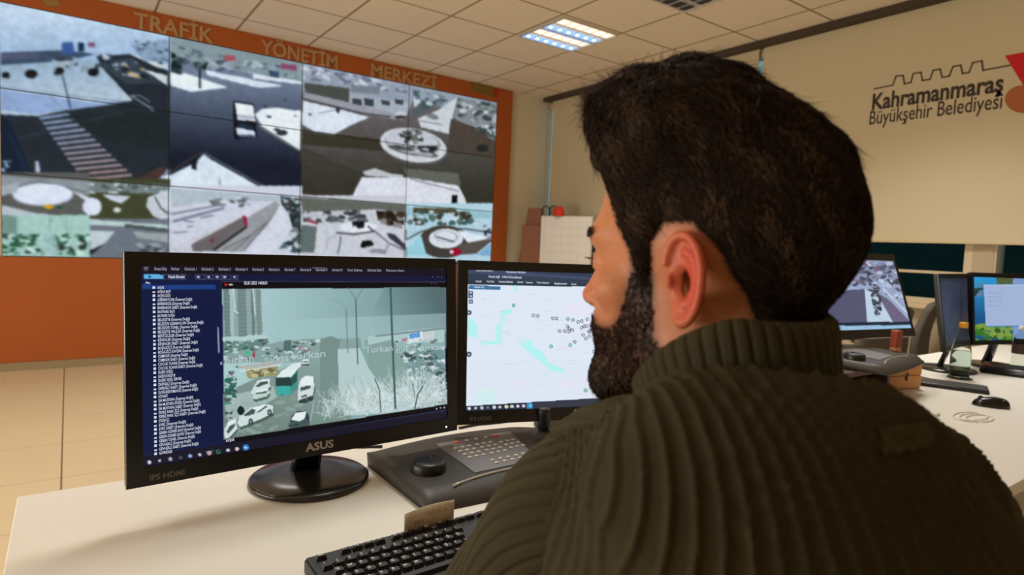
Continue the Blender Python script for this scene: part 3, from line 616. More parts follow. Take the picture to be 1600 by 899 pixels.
# ---- left monitor picture
K = Canvas(460, 260, poseL.corner(SW, SH)); 
full = [(-100, 300), (900, 300), (900, 900), (-100, 900)]
K.rect(0, 0, 900, 900, (16, 14, 34)); K.poly([(215, 405), (700, 408), (700, 431), (215, 428)], (21, 17, 30)); K.poly([(215, 428), (400, 429), (700, 432), (700, 440), (215, 440)], (18, 22, 56))
K.grad([(215, 438), (346, 439), (352, 708), (215, 720)], (14, 26, 62), (14, 24, 62), (220, 0), (340, 0)); K.poly([(222, 445), (337, 445.5), (337, 452.5), (222, 452)], (26, 62, 130))
K.poly([(224, 429), (255, 429.5), (255, 436.5), (224, 436)], (96, 178, 228)); K.ell(234, 432.8, 2.4, 1.6, (30, 60, 90))
for x0, x1 in ((256, 291), (306, 320), (322, 332), (334, 345), (347, 360), (361, 371)):
    K.line([(x0, 429.3), (x1, 429.5), (x1, 436.6), (x0, 436.3), (x0, 429.3)], .5, (130, 140, 175), .8)
for x, w in ((309, 5), (325, 4), (338, 5), (350, 5), (365, 4)): K.ell(x+1, 433, w/2, 1.8, (200, 206, 224), .9)
for y in (418.5, 420.6, 422.7): K.line([(224.5, y), (231, y)], .7, (205, 208, 216))
K.line([(488, 419), (510, 419.3)], .8, (190, 190, 205)); K.line([(346, 440), (697, 441)], .7, (120, 124, 150), .7); K.line([(346.3, 440), (352.5, 708)], .7, (90, 110, 160), .8); K.line([(340.6, 512), (341.8, 551)], 1.6, (196, 206, 226)); K.ell(345.6, 568, 1.2, 2.6, (200, 205, 220))
K.poly([(347, 441), (697, 441.5), (697, 449.5), (347, 451.5)], (11, 8, 14)); K.ell(352.5, 445, 2.6, 2.2, (190, 30, 44)); K.ell(360, 445, 3.2, 1.6, (220, 220, 222))
vid = [(347, 451.7), (693.3, 449.7), (697, 633), (351.5, 687)]
K.grad(vid, (170, 204, 206), (112, 146, 148), (380, 450), (680, 470))
K.grad([(600, 449), (697, 449), (697, 520), (560, 530)], (132, 168, 168), (84, 108, 112), (575, 500), (680, 460)); K.grad([(440, 500), (697, 490), (697, 545), (440, 548)], (160, 196, 196), (166, 196, 198), (440, 500), (690, 530), .55)
q = lambda p: Z(3.456, 340, 430, p)
K.poly(q([(25, 76), (232, 76), (245, 310), (130, 330), (30, 335)]), (140, 164, 162))
for x0, x1, c in ((30, 62, (96, 120, 120)), (62, 80, (170, 194, 194)), (105, 150, (104, 126, 126)), (178, 192, (90, 112, 114)), (205, 228, (112, 134, 134))): K.poly(q([(x0, 76), (x1, 76), (x1+10, 330), (x0+8, 335)]), c, .85)
for yy in range(100, 330, 22): K.line(q([(30, yy), (240, yy-8)]), .8, (150, 172, 172), .6)
K.line(q([(85, 76), (92, 195), (110, 205)]), 2, (200, 220, 220)); K.line(q([(190, 76), (203, 215)]), 2, (196, 216, 216)); K.poly(q([(25, 340), (265, 320), (265, 345), (30, 362)]), (176, 204, 202))
K.poly(q([(28, 362), (265, 345), (280, 440), (30, 470)]), (96, 132, 126)); K.poly(q([(30, 430), (330, 360), (500, 345), (580, 345), (580, 420), (470, 470), (300, 470), (30, 480)]), (132, 160, 158))
for sd, reg, n in ((1, [(30, 355), (270, 345), (320, 470), (30, 480)], 60), (2, [(260, 380), (560, 345), (560, 440), (300, 470)], 70)): K.blobs(q(reg), n, (1.2, 5), [(70, 104, 98), (190, 212, 212), (150, 176, 172), (54, 84, 80), (200, 216, 220), (110, 120, 116)], sd)
K.ell(*q([(162, 422)])[0], 3.5, 3, (50, 190, 130)); K.ell(*q([(195, 432)])[0], 2, 6, (150, 70, 84)); K.poly(q([(360, 352), (395, 352), (400, 410), (352, 410)]), (84, 110, 108)); K.blobs(q([(420, 360), (500, 355), (500, 400), (430, 410)]), 16, (1, 4), [(150, 130, 150), (210, 222, 228)], 3)
K.grad(q([(420, 480), (570, 345), (770, 340), (800, 520), (700, 860), (30, 890), (30, 640), (200, 560)]), (134, 160, 158), (112, 134, 126), (480, 560), (450, 670))
K.poly(q([(36, 690), (110, 640), (300, 600), (320, 660), (250, 700), (60, 800)]), (160, 182, 178)); K.blobs(q([(40, 700), (380, 640), (480, 700), (300, 850), (60, 880)]), 40, (3, 12), [(142, 166, 160), (120, 140, 134), (154, 176, 170)], 5, .5, .35)
K.poly(q([(35, 560), (105, 545), (95, 660), (40, 700)]), (44, 104, 92)); K.blobs(q([(30, 500), (110, 490), (100, 700), (36, 700)]), 30, (1.5, 5), [(40, 80, 76), (190, 200, 200), (110, 70, 80), (84, 140, 128)], 7)
K.poly(q([(150, 505), (320, 485), (330, 540), (160, 560)]), (150, 146, 104)); K.blobs(q([(150, 505), (320, 485), (330, 540), (160, 560)]), 16, (2, 6), [(190, 190, 150), (110, 100, 66)], 8); K.line(q([(110, 500), (340, 470)]), 2, (186, 150, 150)); K.line(q([(120, 520), (340, 485)]), 2, (214, 224, 222))
def car(pts, roof, win, col=(206, 220, 222)):
    K.poly(q([(x+4, y+14) for x, y in pts]), (62, 78, 76), .8); K.poly(q(pts), col); K.poly(q(roof), (226, 236, 238)); K.poly(q(win), (66, 86, 88))
car([(180, 632), (200, 590), (240, 562), (280, 560), (285, 600), (240, 650), (190, 655)], [(205, 575), (275, 560), (275, 572), (215, 585)], [(205, 600), (230, 578), (272, 572), (270, 586), (215, 606)])
car([(185, 660), (205, 625), (270, 612), (280, 635), (265, 655), (200, 672)], [(205, 625), (265, 614), (268, 624), (212, 634)], [(200, 645), (212, 636), (268, 626), (262, 636)], (186, 214, 204))
car([(104, 800), (120, 760), (180, 715), (260, 698), (300, 705), (298, 745), (240, 775), (180, 800), (120, 822)], [(185, 718), (262, 700), (280, 706), (215, 735)], [(140, 755), (185, 722), (205, 730), (195, 752), (150, 762)], (204, 222, 220)); K.poly(q([(205, 745), (262, 705), (268, 712), (222, 742)]), (60, 78, 80))
for x, y in ((178, 792), (280, 742)): K.ell(*q([(x, y)])[0], 3.6, 5, (52, 62, 62)); K.ell(*q([(x, y)])[0], 1.8, 2.6, (140, 150, 150))
car([(36, 830), (60, 790), (100, 775), (105, 830), (60, 880), (38, 885)], [(50, 800), (92, 782), (96, 795), (60, 815)], [(48, 845), (66, 815), (96, 798), (90, 820), (56, 860)])
K.ell(*q([(125, 732)])[0], 5.5, 7, (20, 34, 36)); K.blobs(q([(38, 730), (80, 730), (80, 775), (38, 780)]), 10, (1.5, 4), [(50, 60, 64), (170, 180, 184)], 12)
K.poly(q([(314, 555), (425, 548), (430, 610), (385, 648), (316, 650)]), (34, 62, 60)); K.poly(q([(314, 560), (395, 552), (392, 600), (318, 602)]), (40, 64, 62)); K.poly(q([(316, 600), (392, 598), (392, 645), (318, 650)]), (60, 168, 160)); K.poly(q([(395, 552), (430, 505), (432, 605), (393, 645)]), (64, 142, 128)); K.poly(q([(396, 560), (428, 520), (430, 570), (396, 600)]), (44, 80, 78)); K.poly(q([(316, 552), (350, 512), (440, 495), (428, 512), (396, 552)]), (222, 234, 234)); K.poly(q([(400, 480), (450, 468), (450, 492), (430, 508), (360, 510)]), (214, 228, 228))
car([(432, 640), (440, 575), (470, 545), (515, 545), (522, 600), (512, 660), (470, 680), (434, 678)], [(450, 560), (475, 545), (515, 546), (518, 590), (448, 600)], [(446, 606), (500, 596), (500, 612), (446, 628)]); K.poly(q([(440, 675), (512, 650), (510, 678), (440, 692)]), (40, 54, 54), .9); K.poly(q([(452, 652), (482, 646), (480, 658), (452, 662)]), (60, 76, 78))
car([(382, 815), (400, 760), (430, 735), (480, 735), (492, 760), (490, 800), (380, 820)], [(395, 782), (420, 745), (480, 735), (470, 775), (440, 790)], [(390, 790), (440, 790), (470, 776), (488, 776), (486, 800), (384, 812)], (46, 58, 60))
for x, y in ((475, 470), (600, 455), (605, 495), (605, 530)): K.poly(q([(x-22, y+12), (x-18, y-14), (x+16, y-16), (x+20, y+10)]), (214, 228, 228)); K.poly(q([(x-22, y+12), (x+20, y+10), (x+18, y+18), (x-20, y+20)]), (70, 90, 88)); K.poly(q([(x-16, y-2), (x+14, y-4), (x+14, y+3), (x-16, y+4)]), (90, 112, 112))
K.line(q([(520, 680), (500, 790)]), 1.2, (180, 200, 196))
q2 = lambda p: Z(3.457, 500, 430, p)
K.poly(q2([(0, 345), (60, 330), (110, 350), (100, 400), (125, 700), (0, 800)]), (116, 142, 136)); K.poly(q2([(95, 400), (215, 395), (260, 500), (480, 470), (480, 740), (130, 760), (100, 600)]), (178, 202, 202))
K.poly(q2([(240, 350), (380, 350), (480, 470), (470, 600), (360, 640), (260, 500)]), (132, 160, 156)); K.poly(q2([(255, 380), (260, 330), (480, 300), (668, 282), (672, 360), (480, 370), (380, 350)]), (170, 196, 198)); K.line(q2([(300, 330), (670, 288)]), 2.4, (96, 118, 122), .8)
K.poly(q2([(476, 318), (552, 304), (556, 355), (480, 366)]), (214, 228, 236)); K.poly(q2([(480, 318), (540, 308), (540, 336), (482, 345)]), (94, 154, 210)); K.poly(q2([(556, 312), (615, 300), (618, 345), (558, 352)]), (196, 206, 208)); K.poly(q2([(440, 345), (476, 340), (476, 356), (440, 362)]), (170, 120, 140))
K.blobs(q2([(380, 350), (672, 345), (676, 690), (480, 720), (470, 500)]), 170, (1.5, 6), [(206, 222, 224), (96, 118, 118), (60, 78, 80), (180, 200, 202), (214, 226, 230), (130, 150, 150)], 21)
K.blobs(q2([(540, 500), (676, 480), (678, 690), (560, 700)]), 30, (2, 6), [(24, 30, 34), (200, 214, 218), (60, 70, 70)], 22)
for sd, x, y, L, n in ((31, 60, 760, 26, 30), (32, 110, 720, 34, 60), (33, 200, 740, 44, 90), (34, 300, 720, 46, 80), (35, 360, 730, 40, 50), (36, 500, 700, 52, 110), (37, 560, 700, 56, 90), (38, 640, 690, 40, 60)):
    X_, Y_ = q2([(x, y)])[0]; K.twigs(X_, Y_, L, n, [(224, 236, 238), (206, 222, 224), (150, 170, 168), (190, 206, 206)], sd)
K.line(q2([(295, 560), (320, 620), (328, 740)]), 1.3, (50, 66, 64)); K.line(q2([(555, 600), (525, 650), (512, 720)]), 1.6, (50, 60, 60)); K.line(q2([(500, 590), (512, 660)]), 1, (70, 84, 84))
K.line(q2([(380, 68), (388, 300), (406, 720)]), 3.0, (58, 92, 90)); K.line(q2([(192, 130), (197, 300), (203, 480)]), 1.7, (70, 96, 98)); K.line(q2([(150, 68), (192, 130), (235, 70)]), 1.1, (100, 128, 130)); K.line(q2([(140, 185), (150, 420)]), 1.7, (100, 130, 132), .8); K.line(q2([(50, 135), (110, 145), (140, 185), (170, 150)]), 1, (120, 150, 152), .7)
K.poly([(351, 686.5), (697, 632), (697.5, 642), (351, 697)], (10, 9, 16)); K.line([(351, 696), (697.5, 641)], .8, (70, 84, 140)); K.poly([(222, 713), (697.5, 643), (699, 662), (222, 740)], (24, 22, 40)); K.line([(222, 712.5), (350, 692)], .7, (30, 50, 100), .8)
tb = lambda x: 722.5-(x-233)*(722.5-699.5)/(384-233)
for x, c, r in ((233, (210, 216, 224), 3.0), (249, (196, 200, 208), 2.4), (266, (170, 176, 186), 3.2), (282, (90, 80, 86), 2.6), (297, (150, 170, 226), 3.2), (312, (200, 204, 210), 2.6), (327, (214, 200, 196), 3.4), (341, (60, 150, 90), 3.4), (356, (206, 210, 216), 2.8), (370, (222, 196, 206), 3.0), (384, (44, 120, 200), 5.2)): K.ell(x, tb(x), r, r*.95, c)
K.ell(327, tb(327), 1.6, 1.5, (200, 60, 50)); K.ell(341, tb(341), 1.9, 1.9, (22, 40, 40)); K.ell(384, tb(384), 2, 2, (190, 220, 240)); K.line([(321, 706), (334, 704)], .8, (120, 180, 220))
for x, y in ((682, 639), (688, 637.5), (694, 637)): K.ell(x, y, 1.3, 1.1, (200, 205, 215))
for x, y in ((676, 419), (684, 420), (690, 421), (676, 433), (684, 433), (690, 433.5), (674, 443), (680, 443)): K.ell(x, y, 1.0, .8, (130, 134, 160), .8)
K.blur(1); canvL = K
# ---- right monitor picture: browser with a map
K = Canvas(420, 236, poseR.corner(SW, SH)); K.rect(0, 0, 2000, 900, (221, 231, 244))
K.poly([(700, 380), (1200, 400), (1200, 470), (932, 451), (720, 443)], (52, 62, 82)); q = lambda p: Z(4.993, 700, 380, p)
K.poly(q([(150, 195), (1300, 280), (1300, 300), (150, 232)]), (66, 76, 104)); K.poly(q([(150, 285), (1300, 335), (1300, 345), (150, 325)]), (44, 58, 72))
K.poly(q([(150, 326), (1300, 345), (1300, 900), (150, 900)]), (222, 231, 245))
K.poly(q([(162, 330), (408, 336), (408, 366), (160, 362)]), (62, 118, 158)); K.poly(q([(160, 372), (194, 374), (194, 432), (160, 430)]), (48, 74, 110)); K.poly(q([(160, 440), (194, 442), (194, 474), (160, 474)]), (62, 96, 134)); 
for y in (388, 415, 458): K.ell(*q([(177, y)])[0], 1.6, 1.6, (200, 214, 230))
cy = (176, 242, 240)
for P_ in ([(500, 330), (540, 335), (545, 375), (520, 380)], [(400, 545), (440, 520), (500, 515), (495, 550), (450, 570), (465, 610), (430, 640), (415, 660), (420, 790), (300, 790), (262, 800), (255, 760), (380, 760), (375, 660), (380, 640), (410, 610)], [(150, 590), (200, 590), (225, 640), (230, 740), (150, 720)], [(530, 745), (580, 735), (660, 770), (665, 810), (740, 850), (780, 930), (860, 960), (880, 1010), (800, 1000), (740, 940), (660, 880), (590, 820)], [(850, 960), (910, 990), (900, 1020), (860, 1000)]):
    K.poly(q(P_), cy, .9)
K.poly([(745, 608), (772, 608), (775, 632), (745, 632)], (206, 238, 236), .8)
rs = np.random.RandomState(3)
for k in range(46): x, y = 740+rs.rand()*200, 455+rs.rand()*165; K.line([(x, y), (x+4+rs.rand()*10, y+.4)], .6, (190, 198, 212), .8)
for k in range(14): x, y = 735+rs.rand()*200, 450+rs.rand()*170; K.poly([(x, y), (x+30, y+2), (x+24, y+16), (x-4, y+14)], (232, 226, 244), .4)
for x, y in ((665, 565), (698, 568), (817, 588), (846, 588), (934, 593), (974, 600), (1014, 615), (1043, 610), (1087, 595), (1132, 573), (870, 687), (912, 686), (930, 650), (945, 672), (942, 690), (970, 680), (1040, 660), (1062, 650), (1080, 648), (1125, 645), (1098, 692), (1110, 685), (1054, 718), (1075, 745), (1103, 728), (1150, 745), (989, 770), (1135, 847), (1157, 860), (1180, 700), (1190, 620)):
    K.ell(*q([(x, y)])[0], 2.6, 2.8, (86, 104, 116)); K.ell(*q([(x, y)])[0], 1.4, 1.6, (212, 226, 236))
for x, y in ((512, 487), (803, 806), (952, 797)): K.ell(*q([(x, y)])[0], 2.8, 3, (70, 170, 150)); K.ell(*q([(x, y)])[0], 1.2, 1.3, (190, 236, 226))
K.ell(914.5, 610.5, 2.8, 3, (60, 150, 130)); K.ell(914.5, 610.5, 1.3, 1.4, (200, 238, 228)); K.ell(926, 562, 2.6, 2.8, (90, 110, 120))
for y in (543, 868): K.ell(*q([(162, y)])[0], 4.4, 4.2, (44, 70, 96)); K.ell(*q([(162, y)])[0], 1.6, 1.6, (190, 204, 220))
K.poly([(700, 636.5), (1100, 612), (1100, 680), (700, 690)], (40, 50, 66)); K.poly([(832, 630), (1100, 613), (1100, 650), (832, 640)], (52, 58, 72))
tr = lambda x: 638.5-(x-733)*(638.5-634)/(828-733)
for x, c, r in ((733, (214, 220, 228), 2.8), (743, (190, 198, 206), 2.2), (753, (180, 186, 200), 2.8), (762, (110, 116, 130), 2.4), (772, (210, 216, 226), 2.8), (781, (196, 200, 206), 2.4), (791, (222, 214, 180), 3.0), (800, (196, 206, 206), 2.8), (809, (206, 212, 220), 2.4), (818, (226, 190, 200), 2.8)): K.ell(x, tr(x), r, r*.9, c)
K.rect(823, 629.5, 832, 639.5, (60, 140, 196)); K.ell(828, 634, 2, 2, (120, 210, 220))
canvR = K
monL, PML = monitor('large black monitor at the left desk end, showing a camera list and snowy street', poseL, SW, SH, .0245, .0225, .032, canvL, neck_dx=.008)
monR, PMR = monitor('black monitor with a pale map on screen, right behind the face of the seated man', poseR, SW, SH, .0245, .0225, .032, canvR, ybase=.13, neck_dx=.055)
# lettering on the two near screens
M_txt = glow('screen_text_white', (214, 220, 236), 1.0); M_txt2 = glow('screen_text_grey', (150, 156, 176), 1.0); M_ghost = glow('overlay_caption_pale', (176, 196, 198), 1.0)
def screen_text(name, pose, PM, rows, m, parent):
    items = []
    for s, x0, y0, x1, y1, sz in rows:
        (a, b), (c, d) = plane_uv(pose, SW, SH, [(x0, y0), (x1, y1)])
        items.append((s, sz, .0001, PM @ Matrix.Translation((a, -.0014, b)) @ XZ @ Matrix.Rotation(math.atan2(d-b, c-a)*0, 4, 'Z'), .00002, abs(c-a)))
    for it in items: obj(name, text_mesh([it]), m, parent)
ND = ' (İnternet Değil)'
names = ['AVŞAR', 'AVŞAR BATI', 'AVŞAR DOĞU', 'AZERBAYCAN'+ND, 'BARBAROS'+ND, 'BARBAROS SABİT'+ND, 'BATIPARK BATI', 'BATIPARK DOĞU', 'BELEDİYE'+ND, 'BELEDİYE AZERBAYCAN'+ND, 'BELEDİYE TÜNEL'+ND, 'BELEDİYE VALİLİK'+ND, 'BERTİZLİLER'+ND, 'BİNEVLER'+ND, 'BİNEVLER SABİT'+ND, 'BOĞAZİÇİ'+ND, 'BOĞAZİÇİ KAVŞAK'+ND, 'CUMHUR'+ND, 'CUMHUR SABİT'+ND, 'ÇOCUK YUVASI'+ND, 'ÇOCUK YUVASI SABİT'+ND, 'DAİRE GİRİŞ', 'DAİRE KORİDOR', 'DAİRE YEŞİL SERVER', 'DEFNELİ'+ND, 'DEFNELİ SABİT'+ND, 'DOĞUKENTMEVKİİ'+ND, 'DİYANET', 'EH MUSTAFA'+ND, 'EH MUSTAFA DOĞU'+ND, 'EH MUSTAFA SABİT'+ND, 'ESPRİ PARK İÇİ'+ND, 'ESPRİ PARK İÇİ SABİT'+ND, 'ETKİN ÜÇ', 'EVRİ'+ND, 'EVRİ SABİT'+ND, 'GEBEN DÖNER BATI'+ND, 'GEBEN DÖNER DOĞU'+ND, 'GEBEN TÜNEL'+ND, 'GEVHERLİ'+ND, 'GEVHERLİ SABİT'+ND, 'GÜVENEVLER']
(_, va), = plane_uv(poseL, SW, SH, [(243, 451.5)]); (_, vb), = plane_uv(poseL, SW, SH, [(243, 711)])
items = []; marks = bmesh.new(); u0 = plane_uv(poseL, SW, SH, [(247, 560)])[0][0]; uh = plane_uv(poseL, SW, SH, [(318, 560)])[0][0]-u0
for i, s in enumerate(names):
    v = va+(vb-va)*i/(len(names)-1); items.append((s, .0068, .00005, PML @ Matrix.Translation((u0, -.0016, v-.0004)) @ XZ, .00002, uh*len(s)/36.0))
    box(marks, u0-.0072, u0-.0035, -.0018, -.0012, v, v+(.0040 if i % 3 != 1 else .0024), M=PML)
obj('camera_list_text', text_mesh(items), M_txt, monL); obj('camera_list_icons', marks, M_txt, monL)
rows = []
x = 241
for s, w in (('Dosya Giriş', 19), ('Parkur', 13), ('Görüntü 1', 19), ('Görüntü 2', 19), ('Görüntü 3', 19), ('Görüntü 4', 19), ('Görüntü 5', 18), ('Görüntü 6', 17), ('Görüntü 7', 17), ('Görüntü 8', 17), ('Görüntü 9', 18), ('Görüntü 10', 16), ('Yeni Sekme', 24), ('Görüntü Ekle', 22), ('Pencere Ayarı', 28)):
    rows.append((s, x, 422.3+(x-241)*.006, x+w, 422.3+(x-241)*.006, .0072)); x += w+7.5
screen_text('menu_text', poseL, PML, rows, M_txt2, monL)
screen_text('toolbar_text', poseL, PML, [('Küçük Ekranlar', 263, 434.8, 289, 434.8, .0072), ('02.01.2025 14:06:01', 381, 444.8, 417, 444.8, .0080), ('Ara..', 227, 443.6, 235, 443.6, .006), ('AVŞAR', 352.5, 691, 366, 690, .0076)], M_txt, monL)
screen_text('overlay_caption', poseL, PML, [('furkan', 351, 571.5, 396, 571, .026), ('turkan', 413, 568, 450, 567, .021), ('türkan', 455, 562, 508, 560, .021), ('Turkan', 570, 552, 613, 551, .019), ('turkan', 618, 552, 650, 551, .017), ('furkan', 656, 549, 693, 548, .017)], M_ghost, monL)
screen_text('browser_text', poseR, PMR, [('AKILLI KAVŞAK HARİTA', 744, 424, 770, 425, .0075), ('Kahramanmaraş Trafik Haritası', 791, 426.5, 821, 427.5, .0072), ('Güvenli değil   10.46.0.12/harita/kavsak', 763, 434, 815, 435, .008), ('Gmail', 743, 441, 752, 441, .006), ('YouTube', 760, 441.3, 772, 441.5, .006), ('Haritalar Belediye', 779, 441.5, 801, 442, .006), ('Çeviri', 808, 442.3, 817, 442.5, .006), ('Kamera', 822, 442.8, 832, 443, .006), ('Yeni klasör', 838, 443, 858, 444, .006), ('Bağlantılar', 866, 444.5, 886, 445, .006), ('Yerimi', 892, 445.5, 900, 446, .006)], M_txt, monR)
screen_text('map_panel_text', poseR, PMR, [('Katman Seç', 741, 450, 756, 450.5, .007)], M_txt, monR)

# ---- neighbour's monitors further along the desk
pose3 = Pose(3.129, -5.399, 1.109, .156, .342); pose4 = Pose(3.819, -5.504, 1.035, -.134, .16); pose5 = Pose(4.176, -5.607, 1.044, .265, .111)
K = Canvas(200, 112, pose3.corner(.531, .299)); q = lambda p: Z(3.75, 1300, 380, p)
K.rect(0, 0, 3000, 900, (150, 165, 196)); K.poly(q([(-200, 0), (600, 0), (600, 230), (-200, 230)]), (136, 146, 176)); K.blobs(q([(-150, 95), (370, 100), (420, 330), (-150, 300)]), 200, (2, 7), [(190, 204, 226), (84, 88, 112), (160, 172, 200), (110, 96, 116), (60, 66, 84)], 71)
K.poly(q([(-150, 290), (190, 270), (205, 470), (-150, 480)]), (84, 84, 112)); K.poly(q([(190, 270), (260, 300), (355, 462), (205, 465)]), (186, 208, 226)); K.poly(q([(262, 290), (330, 330), (455, 460), (355, 462)]), (104, 98, 124)); K.line(q([(300, 270), (460, 430)]), 3, (190, 204, 220))
K.blobs(q([(200, 170), (250, 180), (290, 300), (290, 420), (250, 430)]), 60, (2, 5), [(34, 40, 52), (60, 66, 82), (140, 150, 172)], 72)
K.poly(q([(-200, 470), (480, 460), (480, 482), (-200, 488)]), (20, 34, 54)); K.poly(q([(-200, 488), (480, 480), (480, 512), (-200, 520)]), (150, 190, 220)); K.grain(.1, 60, 73); K.blur(1)
monitor('tilted-back black monitor showing a snowy street of trees, beside the wooden box', pose3, .531, .299, .012, .03, .036, K, zbase=.862, ybase=.09, badge=False, base_r=.10)
K = Canvas(120, 68, pose4.corner(.531, .299)); K.rect(0, 0, 3000, 900, (34, 40, 56)); K.grain(.6, 20, 81); K.poly([(1470, 440), (1500, 440), (1497, 550), (1478, 560)], (52, 62, 84), .5)
monitor('dim black monitor seen almost edge-on, behind the glass bottle with the yellow cap', pose4, .531, .299, .017, .022, .022, K, ybase=.02, badge=False, base_r=.12)
K = Canvas(160, 90, pose5.corner(.531, .299)); q = lambda p: Z(4.494, 1440, 400, p)
K.grad([(1500, 420), (1700, 420), (1700, 560), (1500, 560)], (40, 150, 210), (20, 80, 130), (1520, 436), (1525, 500)); K.poly(q([(520, 150), (640, 150), (640, 200), (530, 200)]), (80, 92, 56)); K.poly(q([(640, 150), (1000, 150), (1000, 600), (640, 600)]), (120, 150, 200))
K.blobs(q([(370, 190), (430, 190), (430, 340), (370, 320)]), 16, (2, 6), [(24, 60, 60), (90, 130, 160), (30, 50, 46)], 91, flat=.9); K.blobs(q([(370, 480), (640, 470), (640, 600), (370, 600)]), 60, (2, 7), [(90, 140, 40), (50, 110, 40), (40, 80, 40), (130, 160, 60)], 92, flat=.8)
K.poly(q([(434, 205), (900, 205), (900, 495), (450, 495)]), (160, 178, 214)); K.line(q([(436, 205), (900, 205)]), 1, (200, 210, 230)); K.line(q([(450, 496), (900, 492)]), 1.2, (30, 120, 170))
for y in (260, 290, 320, 350): K.line(q([(470, y), (560, y-2)]), .8, (120, 136, 172), .8)
monitor('black monitor with a blue and green picture and a white window, nearest the windows', pose5, .531, .299, .017, .022, .022, K, ybase=.06, badge=False, base_r=.12)

# ------------------------------------------------------------------ camera control console
M_console = mat('console_dark_grey', (58, 52, 46), .5, bump=.1, bscale=500, spec=.4); M_keypad = mat('keypad_grey', (112, 108, 108), .5); M_key = mat('key_cream', (190, 180, 166), .5)
M_red = mat('key_red', (196, 72, 54), .45, emit=(220, 80, 60), estr=.15); M_silver = mat('silver_strip', (176, 170, 158), .3, metal=.4)
def console(label, loc, rz, full=True, joy=True):
    t = thing('control_console', label, 'control keyboard', loc, rz, 'camera control consoles')
    L, Dp = .465, .295
    # body: outline with bowed back, height rising from the palm rest to the back
    n, m_ = 28, 16; bm = bmesh.new(); grid = []
    def yb(u): return Dp-.012+.028*math.sin(math.pi*min(1, max(0, (u-.05)/.9)))-(.05*max(0, (u-.80)/.2)**2)
    def yf(u): return 0.0+.010*math.sin(math.pi*u)*-1
    def zt(u, v): return .011+.017*min(1, v/.12)+.010*max(0, (v-.18)/.82)+.003*math.exp(-((v-.16)/.06)**2)
    for j in range(m_+1):
        row = []
        for i in range(n+1):
            u, v = i/n, j/m_; x = L*u; y = yf(u)*(1-v)+yb(u)*v; e = min(u*L, (1-u)*L, v*.3, (1-v)*.3); row.append(bm.verts.new((x, y, zt(u, v)-.007*max(0, 1-e/.008)**2)))
        grid.append(row)
    for j in range(m_):
        for i in range(n): bm.faces.new((grid[j][i], grid[j][i+1], grid[j+1][i+1], grid[j+1][i]))
    ring = grid[0]+[r[-1] for r in grid[1:]]+grid[-1][-2::-1]+[r[0] for r in grid[-2:0:-1]]
    low = [bm.verts.new((v.co.x+(.003 if v.co.x < .01 else 0), v.co.y, .0)) for v in ring]
    for k in range(len(ring)): bm.faces.new((ring[k], ring[(k+1) % len(ring)], low[(k+1) % len(ring)], low[k]))
    bm.faces.new(low); obj('console_body', bm, M_console, t, True)
    def top(x, y): u = x/L; return zt(u, (y-yf(u))/(yb(u)-yf(u)))
    slope = math.atan2(top(.2, .28)-top(.2, .14), .14)
    def PMx(x, y, dz=0): return Matrix.Translation((x, y, top(x, y)+dz)) @ Matrix.Rotation(slope, 4, 'X')
    bm = bmesh.new(); prism(bm, [(-.105, -.095), (.060, -.095), (.110, .085), (-.098, .085)], -.004, .0022, M=PMx(.250, .163)); obj('keypad_panel', bm, M_keypad, t)
    pts = [(.072+.27*k/16, .030+.018*math.sin(math.pi*k/16)) for k in range(17)]
    bm = bmesh.new(); tube(bm, [Vector((x, y, top(x, y)+.001)) for x, y in pts], .0032, 8); obj('silver_strip', bm, M_silver, t, True)
    bm = lathe([(.036, 0), (.036, .010), (.034, .018), (.030, .021), (.012, .0195), (.0, .0195)], 40, M=PMx(.070, .128), cap=False); kn = obj('jog_dial', bm, M_black, t, True)
    obj('dial_dimple', lathe([(.0075, .0), (.0070, .0015), (0.0, .0006)], 20, M=PMx(.083, .140, .0195), cap=False), M_blackgloss, kn, True)
    if full:
        for k in range(5):
            bm = bmesh.new(); bmesh.ops.create_icosphere(bm, subdivisions=2, radius=1, matrix=PMx(.200+.027*k, .234, .003) @ Matrix.Diagonal((.0075 if k in (0, 4) else .0055, .0055, .0026, 1))); obj('button', bm, M_red if k in (0, 4) else M_key, t, True)
        for gx, gy, nx, ny, sx_, sy_ in ((.178, .142, 3, 4, .018, .020), (.236, .142, 3, 4, .018, .020), (.296, .152, 3, 3, .017, .020), (.215, .092, 5, 2, .021, .016)):
            for a in range(nx):
                for b in range(ny):
                    bm = bmesh.new(); x, y = gx+a*sx_, gy+b*sy_
                    bmesh.ops.create_icosphere(bm, subdivisions=2, radius=1, matrix=PMx(x, y, .0028) @ Matrix.Diagonal((.0060, .0052, .0024, 1))); obj('button', bm, M_key, t, True)
    if joy:
        x, y = .420, .190; z = top(x, y)-.004
        obj('joystick_boot', lathe([(.030, 0), (.030, .006), (.022, .012), (.012, .020)], 30, M=Matrix.Translation((x, y, z))), M_darkgrey, t, True)
        obj('joystick', lathe([(.013, .015), (.0165, .03), (.0170, .060), (.0175, .066), (.0160, .0715), (.013, .0725)], 32, M=Matrix.Translation((x, y, z))), M_black, t, True)
        obj('joystick_cap', lathe([(.0140, .0722), (.0138, .0742), (.0, .0746)], 32, M=Matrix.Translation((x, y, z)), cap=False), mat('joystick_cap_grey', (120, 118, 116), .4), t, True)
    return t
console('dark grey camera control console with jog dial and cream keys beside the left monitor', (.980, -5.665, DZ), rad(0))
console('grey control console resting on the brown wooden riser under the tilted monitor', (2.70, -5.70, .8625), rad(8), False, False)

